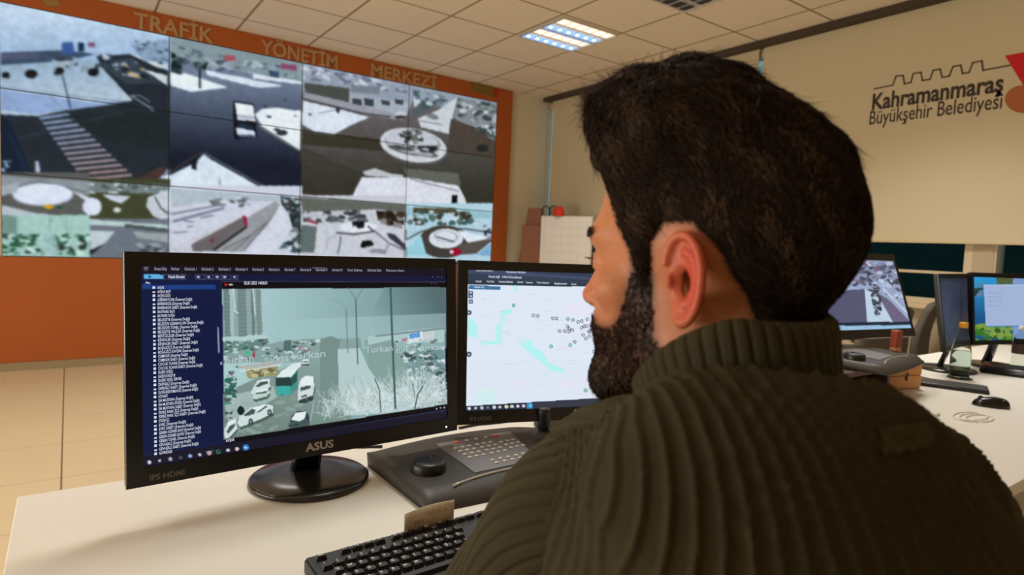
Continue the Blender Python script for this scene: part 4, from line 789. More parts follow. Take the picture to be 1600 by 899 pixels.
# ------------------------------------------------------------------ keyboard with a card tucked behind its keys
kb = thing('keyboard', 'black computer keyboard at the bottom edge of the picture, a paper card standing on it', 'keyboard', (.735, -5.915, DZ), rad(1.5))
M_keycap = mat('keycap_black', (34, 31, 29), .42); M_legend = mat('key_legend_white', (215, 212, 206), .5)
bm = bmesh.new(); KL, KD = .455, .165
vs = [(0, 0, 0), (KL, 0, 0), (KL, KD, 0), (0, KD, 0), (0, 0, .012), (KL, 0, .012), (KL, KD, .024), (0, KD, .024)]
v_ = [bm.verts.new(p) for p in vs]
for f in ((0, 1, 2, 3), (4, 5, 6, 7), (0, 1, 5, 4), (1, 2, 6, 5), (2, 3, 7, 6), (3, 0, 4, 7)): bm.faces.new([v_[i] for i in f])
bmesh.ops.bevel(bm, geom=list(bm.edges), offset=.003, segments=2, affect='EDGES'); obj('keyboard_body', bm, M_keycap, kb)
kslope = math.atan2(.012, KD); LET = ['qwertyuıopğü', 'asdfghjklşi,', 'zxcvbnmöç.--']
def key(x, y, w, leg=None, dep=.014):
    z = .012+y*math.tan(kslope); M = Matrix.Translation((x, y, z)) @ Matrix.Rotation(kslope, 4, 'X')
    bm = bmesh.new(); a = [bm.verts.new(p) for p in ((-w/2, -dep/2, 0), (w/2, -dep/2, 0), (w/2, dep/2, 0), (-w/2, dep/2, 0))]
    b = [bm.verts.new(p) for p in ((-w/2+.0022, -dep/2+.002, .0068), (w/2-.0022, -dep/2+.002, .0068), (w/2-.0022, dep/2-.0028, .0068), (-w/2+.0022, dep/2-.0028, .0068))]
    bm.faces.new(b); [bm.faces.new((a[k], a[(k+1) % 4], b[(k+1) % 4], b[k])) for k in range(4)]
    bmesh.ops.transform(bm, verts=bm.verts, matrix=M); k_ = obj('key', bm, M_keycap, kb)
    if leg: obj('key_legend', text_mesh([(leg, .0072, .00015, M @ Matrix.Translation((-w/2+.0038, -.0005, .0069)), .00003)]), M_legend, k_)
fx = [.012+.019*0]+[.050+.019*k+(.008 if k > 3 else 0)+(.008 if k > 7 else 0) for k in range(12)]
for k, x in enumerate(fx): key(x+.008, .150, .0165, 'Esc' if k == 0 else 'F%d' % k, .011)
for k in range(3): key(.305+.019*k, .150, .0165, None, .011)
for r_, (y, x0) in enumerate(((.124, .020), (.105, .030), (.086, .034), (.067, .026))):
    L_ = '"1234567890*-' if r_ == 0 else LET[r_-1].upper()
    for k in range(13 if r_ == 0 else 12): key(x0+.0185*k, y, .0165, L_[k] if k < len(L_) else None)
    for k in range(3): key(.305+.019*k, y, .0165, None) if r_ < 2 else None
    for k in range(4): key(.373+.019*k, y, .0165, ['7', '8', '9', '+', '4', '5', '6', '', '1', '2', '3', ''][4*min(r_, 2)+k] or None)
key(.150, .045, .105, None); [key(.020+.022*k, .045, .019) for k in range(3)]; [key(.222+.022*k, .045, .019) for k in range(3)]
c = thing('paper_card', 'small cream paper card standing upright behind the function keys', 'card', (.936, -5.757, DZ+.0245), rad(1.5))
M_card = mat('card_paper', (206, 190, 164), .8); bm = bmesh.new(); n = 12
rows = [[bm.verts.new((-.047+.094*i/n, .004*math.sin(i/n*3.1)*w, z+.0035*(i/n)*k)) for i in range(n+1)] for w, z, k in ((0, .0, 0), (1, .014, .5), (1.6, .034, 1))]
for a, b in zip(rows, rows[1:]):
    for i in range(n): bm.faces.new((a[i], a[i+1], b[i+1], b[i]))
o = obj('card_sheet', bm, M_card, c, True); sm = o.modifiers.new('thickness', 'SOLIDIFY'); sm.thickness = .0006
obj('pencil_writing', text_mesh([('UĞUR  A.', .009, .0001, Matrix.Translation((-.004, -.0012, .0225)) @ XZ, .0001), ('dahili', .009, .0001, Matrix.Translation((-.030, -.0012, .0125)) @ XZ, .0001)]), mat('pencil_grey', (168, 150, 126), .8), c)
# cables behind the near monitors
def cable(label, pts, r=.0028, m=None, z0=0):
    bm = bmesh.new(); P = smooth_path([Vector(p) for p in pts]); org = P[0].copy()
    tube(bm, [p-org for p in P], r, 8); o = obj('cable', bm, m or M_black, None, True, loc=org); return tag(o, label, 'cable', 'cables on the desk' if m is None else None)
cz = DZ+.0032
cable('black cable lying behind the foot of the left monitor', [(.80, -5.26, cz), (.92, -5.215, cz), (1.03, -5.27, cz), (1.06, -5.225, cz), (1.18, -5.24, cz)])
cable('black cable leaving the back left corner of the console', [(1.06, -5.285, cz), (1.00, -5.25, cz), (.97, -5.225, cz), (.90, -5.245, cz+.006)], .0038)
cable('black cable crossing the gap between console and right monitor', [(1.30, -5.24, cz), (1.36, -5.235, cz), (1.42, -5.245, cz), (1.50, -5.25, cz)], .0034)

# ------------------------------------------------------------------ things on the far part of the desk
M_wood = mat('varnished_light_wood', (206, 140, 72), .45, noise=.12, nscale=12); M_brown = mat('dark_brown_wood', (72, 44, 30), .5, noise=.15, nscale=9)
rs_ = thing('monitor_riser', 'dark brown wooden riser carrying the tilted monitor and the grey console', 'monitor stand', (2.90, -5.44, DZ))
bm = bmesh.new(); prism(bm, [(-.33, -.17), (.085, -.17), (.085, .045), (.34, .045), (.34, .215), (-.33, .215)], .094, .112); obj('riser_top', bm, M_brown, rs_)
obj('riser_side', Box(.31, .328, .055, .20, 0, .094), M_brown, rs_)
for x in (-.30, .05): obj('riser_side', Box(x-.009, x+.009, -.16, .20, 0, .094), M_brown, rs_)
obj('riser_back', Box(-.30, .05, .185, .20, 0.0, .094), M_brown, rs_)
wb = thing('wooden_box', 'light varnished wooden drawer box with a black keyhole, right of the riser', 'box', (3.115, -5.585, DZ), rad(-15))
obj('box_body', Box(-.093, .093, 0, .14, 0, .112, .002), M_wood, wb)
for z0, z1 in ((.003, .054), (.057, .109)): obj('drawer_front', Box(-.090, .090, -.006, .0, z0, z1, .0015), M_wood, wb)
bm = bmesh.new(); prism(bm, [(.009*math.cos(a)*(.8), .0115*math.sin(a)) for a in np.linspace(0, 2*math.pi, 20, endpoint=False)], 0, .002, M=Matrix.Translation((.006, -.006, .046)) @ XZ)
prism(bm, [(.005*math.cos(a), .006*math.sin(a)) for a in np.linspace(0, 2*math.pi, 16, endpoint=False)], 0, .002, M=Matrix.Translation((.010, -.006, .062)) @ XZ); obj('keyhole', bm, mat('keyhole_black', (12, 10, 10), .6), wb)
orn = thing('wooden_ornament', 'narrow reddish wooden ornament with pale rings on top of the wooden box', 'ornament', (3.155, -5.53, DZ+.1125), rad(-10))
obj('ornament_block', Box(-.020, .020, -.014, .014, .044, .112, .004), mat('reddish_wood', (150, 62, 34), .45, noise=.2, nscale=20), orn)
obj('ornament_ring', lathe([(.018, .0), (.022, .006), (.020, .014), (.016, .020), (.020, .026), (.021, .036), (.017, .046)], 24), mat('pale_brown_wood', (176, 116, 76), .45, noise=.2, nscale=30), orn, True)
# second row: thin black slab, pad, mouse, bottles, coaster, control unit
sl = thing('slim_keyboard', 'thin black slab-like keyboard lying between the wooden box and the bottle', 'keyboard', (3.36, -5.655, DZ), rad(-70))
bm = Box(-.13, .13, -.065, .065, 0, .016, .006, 3); obj('slab_body', bm, M_black, sl, True); obj('slab_top', Box(-.118, .118, -.055, .055, .0155, .0175, .001), M_darkgrey, sl)
obj('writing_pad', Box(-.05, .05, -.07, .07, 0, .006, .001), mat('pad_grey_green', (120, 118, 96), .7), None, loc=(3.43, -5.50, DZ), rot=(0, 0, rad(-20)))
tag(bpy.data.objects['writing_pad'], 'grey-green notepad lying just behind the wooden box', 'notepad')
mo = thing('computer_mouse', 'glossy black computer mouse alone on the white desk', 'mouse', (3.115, -5.872, DZ), rad(29))
def mouse_shell(z0, sc):
    bm = bmesh.new(); n, k_ = 28, 9; rings = []
    for j in range(k_+1):
        f = j/k_; r = math.cos(f*math.pi/2)**.55 if j < k_ else 0; z = z0+.034*sc*math.sin(f*math.pi/2)
        if j == k_: top_v = bm.verts.new((0, -.006, z)); break
        rings.append([bm.verts.new((.030*sc*r*math.cos(a)*(1-.08*math.cos(2*a)), .056*sc*r*math.sin(a)-.006*f, z-(.006*f*(math.sin(a) > 0)*math.sin(a)))) for a in np.linspace(0, 2*math.pi, n, endpoint=False)])
    for a, b in zip(rings, rings[1:]):
        for i in range(n): bm.faces.new((a[i], a[(i+1) % n], b[(i+1) % n], b[i]))
    for i in range(n): bm.faces.new((rings[-1][i], rings[-1][(i+1) % n], top_v))
    bm.faces.new(rings[0]); return bm
obj('mouse_shell', mouse_shell(.002, 1), M_blackgloss, mo, True); obj('scroll_wheel', lathe([(.002, -.003), (.009, -.003), (.009, .003), (.002, .003)], 20, M=Matrix.Translation((0, .030, .027)) @ Matrix.Rotation(math.pi/2, 4, 'Y')), M_darkgrey, mo)
M_white = mat('white_cable_plastic', (214, 206, 190), .45)
pts = []
for k in range(40):
    a = k/40*2*math.pi*2.6; pts.append((2.86+.09*math.cos(a)*(1-k*.006), -5.885+.035*math.sin(a)-.0011*k, DZ+.0022+.0025*(k % 13 > 9)))
bm = bmesh.new(); tube(bm, smooth_path([Vector(p)-Vector((2.86, -5.9, DZ)) for p in pts], 4), .0016, 6)
wc = thing('coiled_cable', 'thin white cable lying in loose coils beside the mouse', 'cable', (2.86, -5.9, DZ)); obj('cable_coil', bm, M_white, wc, True)
obj('cable_plug', Box(-.105, -.075, .065, .08, .0, .009, .002), M_white, wc)
cs = obj('coaster', lathe([(.046, 0), (.048, .002), (.046, .004), (.0, .004)], 40, cap=False), M_black, None, True, loc=(3.635, -5.600, DZ)); tag(cs, 'round black coaster under the glass bottle', 'coaster')
M_bglass = mat('clear_bottle_glass', (226, 236, 232), .04); gb = M_bglass.node_tree.nodes['Principled BSDF']; gb.inputs['Transmission Weight'].default_value = 1; gb.inputs['IOR'].default_value = 1.03
M_water = mat('water', (215, 228, 226), .02); gb = M_water.node_tree.nodes['Principled BSDF']; gb.inputs['Transmission Weight'].default_value = 1; gb.inputs['IOR'].default_value = 1.03
bo = thing('glass_bottle', 'tall clear glass bottle with a yellow cap standing on the coaster', 'bottle', (3.632, -5.598, DZ+.004))
obj('bottle_glass', lathe([(.032, 0), (.037, .004), (.0385, .02), (.0380, .05), (.0385, .095), (.036, .125), (.028, .165), (.0185, .205), (.0140, .225), (.0140, .238)], 40, cap=False), M_bglass, bo, True)
obj('bottle_water', lathe([(.030, .003), (.035, .006), (.0365, .02), (.0360, .05), (.0365, .095), (.0345, .118), (.0, .118)], 40), M_water, bo, True)
obj('bottle_cap', lathe([(.0165, .220), (.0172, .222), (.0172, .240), (.0160, .243), (.0, .243)], 30, cap=False), mat('yellow_cap', (226, 160, 40), .4), bo, True)
pb = thing('plastic_bottle', 'small clear plastic bottle with a dark label, in front of the blue screen', 'bottle', (4.02, -5.70, DZ+.039))
obj('bottle_shell', lathe([(.026, 0), (.030, .005), (.031, .03), (.028, .05), (.031, .07), (.031, .11), (.026, .135), (.013, .160), (.011, .178)], 32, cap=False), M_bglass, pb, True)
obj('bottle_label', lathe([(.0315, .062), (.0318, .066), (.0318, .104), (.0315, .108)], 32, cap=False), mat('label_dark', (60, 34, 34), .5), pb, True); obj('bottle_cap', lathe([(.013, .172), (.013, .190), (.0, .191)], 24, cap=False), M_white, pb, True)
pc = thing('desk_control_unit', 'long black control unit with a round knob in front of the blue screen', 'control keyboard', (3.990, -5.70, DZ), rad(-78))
bm = bmesh.new(); v_ = [bm.verts.new(p) for p in ((-.13, -.055, 0), (.22, -.055, 0), (.22, .07, 0), (-.13, .07, 0), (-.13, -.055, .024), (.22, -.055, .024), (.22, .07, .043), (-.13, .07, .043))]
for f in ((0, 1, 2, 3), (4, 5, 6, 7), (0, 1, 5, 4), (1, 2, 6, 5), (2, 3, 7, 6), (3, 0, 4, 7)): bm.faces.new([v_[i] for i in f])
bmesh.ops.bevel(bm, geom=list(bm.edges), offset=.006, segments=3, affect='EDGES'); obj('unit_body', bm, M_black, pc, True)
obj('unit_knob', lathe([(.022, 0), (.022, .02), (.018, .025), (.0, .025)], 28, M=Matrix.Translation((.17, -.02, .030)), cap=False), M_darkgrey, pc, True)
obj('unit_button', Box(-.12, -.10, -.03, -.01, .030, .040, .002), mat('button_red', (170, 40, 36), .5), pc)

# ------------------------------------------------------------------ office chairs behind the desk, by the windows
M_chair = mat('chair_grey_fabric', (84, 76, 66), .85, noise=.06, nscale=40); M_chair2 = mat('chair_black_plastic', (26, 24, 23), .4)
def chair(label, x, y, rz, group='office chairs by the windows'):
    t = thing('office_chair', label, 'chair', (x, y, 0), rz, group)
    bm = bmesh.new(); box(bm, -.24, .24, -.23, .23, .42, .50, .035, 4); obj('seat', bm, M_chair, t, True)
    n, m_ = 12, 12; bm = bmesh.new(); rows = []
    for s_ in (0, 1):
        g_ = []
        for j in range(m_+1):
            v = j/m_; hw = .225*(1-.18*v**3)*(.9+.1*math.sin(math.pi*min(1, v*1.3))); row = []
            for i in range(n+1):
                u = i/n*2-1; z = .56+.42*v; y_ = .235+.06*v-.045*(1-u*u)*-1*.6+(.045 if s_ else 0)-.025*math.sin(math.pi*v); row.append(bm.verts.new((u*hw, y_, z-.035*v*abs(u)**4)))
            g_.append(row)
        rows.append(g_)
    for s_ in (0, 1):
        for j in range(m_):
            for i in range(n): bm.faces.new((rows[s_][j][i], rows[s_][j][i+1], rows[s_][j+1][i+1], rows[s_][j+1][i]))
    a, b = rows; rg = lambda g_: g_[0]+[r[-1] for r in g_[1:]]+g_[-1][-2::-1]+[r[0] for r in g_[-2:0:-1]]
    A, B = rg(a), rg(b)
    for k in range(len(A)): bm.faces.new((A[k], A[(k+1) % len(A)], B[(k+1) % len(A)], B[k]))
    obj('backrest', bm, M_chair, t, True)
    obj('back_bracket', Box(-.03, .03, .20, .30, .44, .66, .008), M_chair2, t)
    for s_ in (-1, 1):
        bm = bmesh.new(); tube(bm, smooth_path([Vector((s_*.25, .10, .44)), Vector((s_*.29, .08, .52)), Vector((s_*.29, .05, .66)), Vector((s_*.285, -.10, .675))], 6), .014, 8); box(bm, s_*.285-.03, s_*.285+.03, -.15, .08, .672, .70, .008); obj('armrest', bm, M_chair2, t, True)
    obj('column', lathe([(.03, .10), (.03, .30), (.02, .30), (.02, .42)], 20), M_chair2, t, True)
    for k in range(5):
        a_ = k*2*math.pi/5; bm = bmesh.new(); d = Vector((math.cos(a_), math.sin(a_), 0)); tube(bm, [Vector((0, 0, .11)), d*.15+Vector((0, 0, .09)), d*.29+Vector((0, 0, .065))], [.024, .02, .014], 8); lg = obj('leg', bm, M_chair2, t, True)
        obj('castor', lathe([(.008, -.012), (.027, -.012), (.027, .012), (.008, .012)], 16, M=Matrix.Translation(d*.29+Vector((0, 0, .0275))) @ Matrix.Rotation(a_, 4, 'Z') @ Matrix.Rotation(math.pi/2, 4, 'X')), M_chair2, lg, True)
    return t
chair('dark grey office chair seen behind the tilted monitor and ornament', 4.60, -4.62, rad(168))
chair('dark grey office chair between the tilted monitor and the edge-on monitor', 5.32, -4.52, rad(192))
# the chair the man sits on
mc = chair('black office chair beneath the man in the olive sweater', .92, -6.44, rad(180-28+0), None)
for ch in list(mc.children):
    if ch.name.startswith(('backrest', 'back_bracket', 'armrest')): bpy.data.objects.remove(ch)
    elif ch.name.startswith('seat'): ch.location.z = -.045
# ------------------------------------------------------------------ flip chart and easel in the corner
fc = thing('flip_chart', 'white flip chart with faint grid behind the face of the man, by the blinds', 'flip chart', (5.30, -.93, 0), rad(-72))
M_sheet = mat('flip_sheet_white', (222, 216, 206), .6)
obj('chart_board', Box(-.36, .36, -.012, .012, 1.00, 1.615, .004), mat('chart_board_white', (206, 198, 186), .5), fc)
obj('paper_sheet', Box(-.345, .345, -.0165, -.0125, 1.02, 1.60), M_sheet, fc)
bm = bmesh.new()
for k in range(5): box(bm, -.32, .32, -.0172, -.0166, 1.08+.1*k, 1.083+.1*k)
for k in range(6): box(bm, -.30+.12*k, -.297+.12*k, -.0172, -.0166, 1.05, 1.56)
obj('ruled_lines', bm, mat('ruling_grey', (190, 184, 176), .7), fc)
for x, y in ((-.30, .0), (.30, .0), (0, .16)):
    bm = bmesh.new(); tube(bm, [Vector((x*1.1, y*1.3+.02, 0)), Vector((x*.9, .02, 1.1))], .014, 8); obj('leg', bm, M_alu, fc, True)
M_wire = mat('hook_dark', (40, 34, 30), .4)
for k, x in enumerate((-.305, -.205)):
    bm = bmesh.new(); tube(bm, [Vector((x+.045*math.cos(a), 0, 1.69+.045*math.sin(a))) for a in np.linspace(0, math.pi, 12)]+[Vector((x-.045, 0, 1.61))], .008, 8)
    tube(bm, [Vector((x+.045, 0, 1.69)), Vector((x+.045, 0, 1.61))], .008, 8); obj('clamp_hook', bm, M_wire, fc, True)
rbg = obj('red_cap', lathe([(.07, 0), (.072, .04), (.06, .09), (.03, .115), (.0, .12)], 24, cap=False), mat('red_fabric', (206, 36, 22), .7), None, True, loc=(5.265, -.82, 1.616)); tag(rbg, 'small bright red cap on the top edge of the flip chart', 'cap')
rbg.scale = (.8, 1, 1)
ea = thing('wooden_easel', 'brown wooden easel of leaning boards, left of the flip chart', 'easel', (5.28, -.36, 0), rad(-60))
M_easel = mat('easel_wood', (132, 78, 44), .5, noise=.15, nscale=6)
for x0, x1, y, w in ((-.26, -.03, -.05, .085), (.14, .02, -.06, .045), (0, 0, .30, .03)):
    bm = bmesh.new(); a = Vector((x0, y if y < 0 else .45, 0)); b = Vector((x1, 0, 1.72)); ring = []
    for p in (a, b): ring.append([bm.verts.new(p+Vector(q_)) for q_ in ((-w, -.015, 0), (w, -.015, 0), (w, .015, 0), (-w, .015, 0))])
    for k in range(4): bm.faces.new((ring[0][k], ring[0][(k+1) % 4], ring[1][(k+1) % 4], ring[1][k]))
    bm.faces.new(ring[0]); bm.faces.new(ring[1]); obj('easel_board', bm, M_easel, ea)
obj('easel_panel', Box(-.16, .10, -.075, -.045, .85, 1.5, .004), M_easel, ea)

# ------------------------------------------------------------------ the seated man
def smin(a, b, k):
    h = np.clip(.5+.5*(b-a)/k, 0, 1); return b*(1-h)+a*h-k*h*(1-h)
def smax(a, b, k): return -smin(-a, -b, k)
def sell(P, c, r, rot=None):
    q_ = P-np.asarray(c, np.float32)
    if rot is not None: q_ = q_ @ np.asarray(rot, np.float32)
    r = np.asarray(r, np.float32); k0 = np.sqrt(((q_/r)**2).sum(-1)); k1 = np.sqrt(((q_/(r*r))**2).sum(-1))
    return k0*(k0-1)/np.maximum(k1, 1e-6)
def scap(P, a, b, ra, rb=None):
    rb = ra if rb is None else rb
    a = np.asarray(a, np.float32); b = np.asarray(b, np.float32); d = b-a; w = P-a
    t = np.clip((w@d)/(d@d), 0, 1); return np.sqrt(((w-t[..., None]*d)**2).sum(-1))-(ra+(rb-ra)*t)
def surface_nets(fn, lo, hi, h):
    lo = np.asarray(lo, float); n = (np.ceil((np.asarray(hi)-lo)/h)).astype(int)+1
    ax = [lo[i]+h*np.arange(n[i]) for i in range(3)]
    F = np.empty(n, np.float32)
    for i0 in range(0, n[0], 24):
        X, Y, Z_ = np.meshgrid(ax[0][i0:i0+24], ax[1], ax[2], indexing='ij')
        F[i0:i0+24] = fn(np.stack([X, Y, Z_], -1).astype(np.float32))
    S = F < 0
    corners = [(i, j, k) for i in (0, 1) for j in (0, 1) for k in (0, 1)]
    sl = lambda o: tuple(slice(o[a], n[a]-1+o[a]) for a in range(3))
    cnt = sum(S[sl(c)].astype(np.int8) for c in corners); act = (cnt > 0) & (cnt < 8)
    idx = -np.ones(act.shape, np.int64); A = np.argwhere(act); idx[act] = np.arange(len(A))
    acc = np.zeros((len(A), 3)); num = np.zeros(len(A))
    for c in corners:
        for a in range(3):
            if c[a] == 1: continue
            d = list(c); d[a] = 1
            f0 = F[A[:, 0]+c[0], A[:, 1]+c[1], A[:, 2]+c[2]]; f1 = F[A[:, 0]+d[0], A[:, 1]+d[1], A[:, 2]+d[2]]
            m_ = (f0 < 0) != (f1 < 0); t = np.where(m_, f0/np.where(m_, f0-f1, 1), 0)
            p = np.tile(np.array(c, float), (len(A), 1)); p[:, a] = t; acc[m_] += p[m_]; num[m_] += 1
    V = lo+(A+acc/num[:, None])*h
    faces = []
    for a in range(3):
        b, c = (a+1) % 3, (a+2) % 3
        s0 = [slice(1, n[i]-1) for i in range(3)]; s0[a] = slice(0, n[a]-1); s1 = list(s0); s1[a] = slice(1, n[a])
        e0, e1 = S[tuple(s0)], S[tuple(s1)]; E = np.argwhere(e0 != e1)
        if not len(E): continue
        flip = e0[tuple(E.T)]; off = np.array([1, 1, 1]); off[a] = 0; E = E+off
        def cell(db, dc):
            q_ = E.copy(); q_[:, b] -= db; q_[:, c] -= dc; return idx[tuple(q_.T)]
        f = np.stack([cell(0, 0), cell(1, 0), cell(1, 1), cell(0, 1)], -1); f[~flip] = f[~flip][:, ::-1]
        faces.append(f)
    return V, np.concatenate(faces)[:, ::-1]
def np_mesh(name, V, Fq, material, parent=None, smooth=True, attrs=None):
    me = bpy.data.meshes.new(name); me.vertices.add(len(V)); me.vertices.foreach_set('co', np.asarray(V, np.float32).ravel())
    k = Fq.shape[1]; me.loops.add(Fq.size); me.loops.foreach_set('vertex_index', Fq.ravel().astype(np.int32))
    me.polygons.add(len(Fq)); me.polygons.foreach_set('loop_start', np.arange(0, Fq.size, k, dtype=np.int32))
    if smooth: me.polygons.foreach_set('use_smooth', [True]*len(Fq))
    me.update(); me.validate()
    for an, col in (attrs or {}).items():
        at = me.color_attributes.new(an, 'FLOAT_COLOR', 'POINT'); cc = np.ones((len(V), 4)); cc[:, :3] = col; at.data.foreach_set('color', cc.ravel())
    me.materials.append(material); o = bpy.data.objects.new(name, me); C.objects.link(o)
    if parent: o.parent = parent
    return o
def inpoly(y, z, poly):
    r = np.zeros(y.shape, bool); n = len(poly)
    for i in range(n):
        x1, y1 = poly[i]; x2, y2 = poly[(i+1) % n]
        if y1 == y2: continue
        r ^= ((y1 > z) != (y2 > z)) & (y < (x2-x1)*(z-y1)/(y2-y1)+x1)
    return r
def polydist(y, z, poly):
    d = np.full(y.shape, 9.0)
    for i in range(len(poly)):
        a = np.array(poly[i]); b = np.array(poly[(i+1) % len(poly)]); e = b-a
        t = np.clip(((y-a[0])*e[0]+(z-a[1])*e[1])/(e@e), 0, 1); d = np.minimum(d, np.hypot(y-a[0]-t*e[0], z-a[1]-t*e[1]))
    return np.where(inpoly(y, z, poly), d, -d)

P0 = np.array([.895, -6.37, 0.0]); PH_ = rad(28)          # where he sits, which way his chest faces
HEADC = np.array([.889, -6.309, 1.232]); HYAW = rad(-15)    # between the ears; where he looks
def w2p(w):
    d = np.asarray(w, float)-P0; c, s = math.cos(PH_), math.sin(PH_)
    return np.stack([d[..., 0]*c-d[..., 1]*s, d[..., 0]*s+d[..., 1]*c, d[..., 2]], -1)
HL = w2p(HEADC); HR = HYAW-PH_; HPIT = rad(2)
def h2p(P):
    c, s = math.cos(HPIT), math.sin(HPIT); y = P[..., 1]*c+P[..., 2]*s; z = -P[..., 1]*s+P[..., 2]*c
    c, s = math.cos(HR), math.sin(HR); return np.stack([P[..., 0]*c+y*s, -P[..., 0]*s+y*c, z], -1)+HL
def p2h(P):
    P = P-HL.astype(P.dtype); c, s = math.cos(HR), math.sin(HR); x = P[..., 0]*c-P[..., 1]*s; y = P[..., 0]*s+P[..., 1]*c; z = P[..., 2]
    c, s = math.cos(HPIT), math.sin(HPIT); return np.stack([x, y*c-z*s, y*s+z*c], -1)

# --- head
def cranium(P): return smin(sell(P, (0, -.020, .040), (.076, .093, .086)), sell(P, (0, .022, .050), (.068, .068, .084)), .02)
def ear(P, sx):
    o = np.array([sx*.0765, -.006, .001], np.float32); w = (P-o)/.94
    ang = rad(15); eb = np.array([sx*math.sin(ang), -math.cos(ang), 0.0]); eu = np.array([0, -.16, .987]); nn = np.array([sx*math.cos(ang), math.sin(ang), 0.0])
    a, b, n = w@eb.astype(np.float32), w@eu.astype(np.float32), w@nn.astype(np.float32); a = a-.014
    bb = b/.0335; A = .0175*(1+.14*np.clip(bb, -1, 1)); B = .0335
    q_ = np.sqrt((a/A)**2+(b/B)**2)+1e-6; g = np.sqrt((a/A**2)**2+(b/B**2)**2)/q_; d2 = (q_-1)/np.maximum(g, 1e-3)
    rim_off = .0035
    helix = np.sqrt(d2**2+(n-rim_off)**2)-.0036
    cut = (a < -.004) & (b < .006)
    helix = np.where(cut, helix+.01, helix)
    plate = np.maximum(d2-.001, np.abs(n+.001)-.0022)
    q2_ = np.sqrt(((a-.001)/(A*.56))**2+((b-.001)/(B*.60))**2)+1e-6; g2 = np.sqrt(((a-.001)/(A*.56)**2)**2+((b-.001)/(B*.6)**2)**2)/q2_
    anti = np.sqrt(((q2_-1)/np.maximum(g2, 1e-3))**2+(n-.0018)**2)-.0030; anti = np.where(a < -.002, anti+.008, anti)
    e = smin(plate, helix, .0025); e = smin(e, anti, .003)
    e = smax(e, -sell(np.stack([a, b, n], -1), (-.003, -.003, .0045), (.0095, .0140, .0085)), .002)
    P3 = np.stack([a, b, n], -1)
    e = smin(e, sell(P3, (-.0135, -.004, .003), (.0032, .006, .004)), .003)
    e = smin(e, sell(P3, (-.004, -.0295, .000), (.0085, .0105, .0042)), .005)
    e = smin(e, scap(P3, (-.012, .018, -.004), (-.010, -.024, -.006), .0045), .005)
    return e*.94
def head_sdf(P):
    X = np.abs(P[..., 0]); Q = np.stack([X, P[..., 1], P[..., 2]], -1)
    d = cranium(P)
    d = smin(d, sell(P, (0, .030, -.025), (.058, .064, .066)), .025)
    d = smin(d, sell(Q, (.046, .000, -.048), (.018, .040, .036)), .02)          # jaw angle
    d = smin(d, scap(Q, (.050, -.006, -.070), (.014, .078, -.098), .015, .019), .02)
    d = smin(d, sell(P, (0, .080, -.092), (.024, .020, .020)), .018)           # chin
    d = smin(d, sell(P, (0, .077, -.050), (.034, .020, .030)), .02)            # mouth region
    d = smin(d, sell(P, (0, .070, .034), (.054, .024, .018)), .02)             # brow
    d = smin(d, scap(Q, (.012, .094, .030), (.040, .082, .034), .006, .005), .010)
    d = smin(d, sell(Q, (.046, .058, -.012), (.020, .020, .016)), .016)         # cheekbone
    d = smax(d, -sell(Q, (.033, .101, .012), (.016, .016, .012)), .010)         # eye socket
    d = smin(d, sell(Q, (.031, .077, .011), (.0140, .0135, .0125)), .003)       # lids
    d = smax(d, -sell(Q, (.031, .090, .0105), (.0105, .012, .0034)), .001)
    d = smin(d, scap(P, (0, .088, .020), (0, .108, -.020), .0075, .010), .010)   # nose
    d = smin(d, sell(P, (0, .110, -.022), (.0095, .0095, .0085)), .006)
    d = smin(d, sell(Q, (.0125, .099, -.025), (.007, .010, .007)), .005)
    d = smax(d, -sell(Q, (.006, .104, -.033), (.0035, .006, .003)), .002)
    d = smin(d, sell(P, (0, .0945, -.050), (.023, .008, .0042)), .005)           # lips
    d = smin(d, sell(P, (0, .0935, -.059), (.020, .008, .0050)), .005)
    d = smax(d, -sell(P, (0, .103, -.0545), (.022, .006, .0012)), .002)
    d = smin(d, scap(P, (0, -.028, -.05), (.018, -.062, -.175), .056, .058), .02)  # neck
    return smin(smin(d, ear(P, -1), .004), ear(P, 1), .004)
HAIR = [(.12, .093), (.078, .083), (.058, .062), (.047, .040), (.036, .022), (.033, -.012), (.016, -.018), (.013, .026), (.002, .041), (-.020, .041), (-.040, .022), (-.054, -.012), (-.062, -.045), (-.070, -.088), (-.16, -.10), (-.16, .26), (.14, .26)]
BEARD = [(.035, .004), (.015, .000), (.012, -.045), (-.002, -.070), (.006, -.100), (.06, -.14), (.13, -.14), (.135, -.036), (.104, -.032), (.092, -.036), (.078, -.044), (.062, -.044), (.050, -.034), (.041, -.018)]
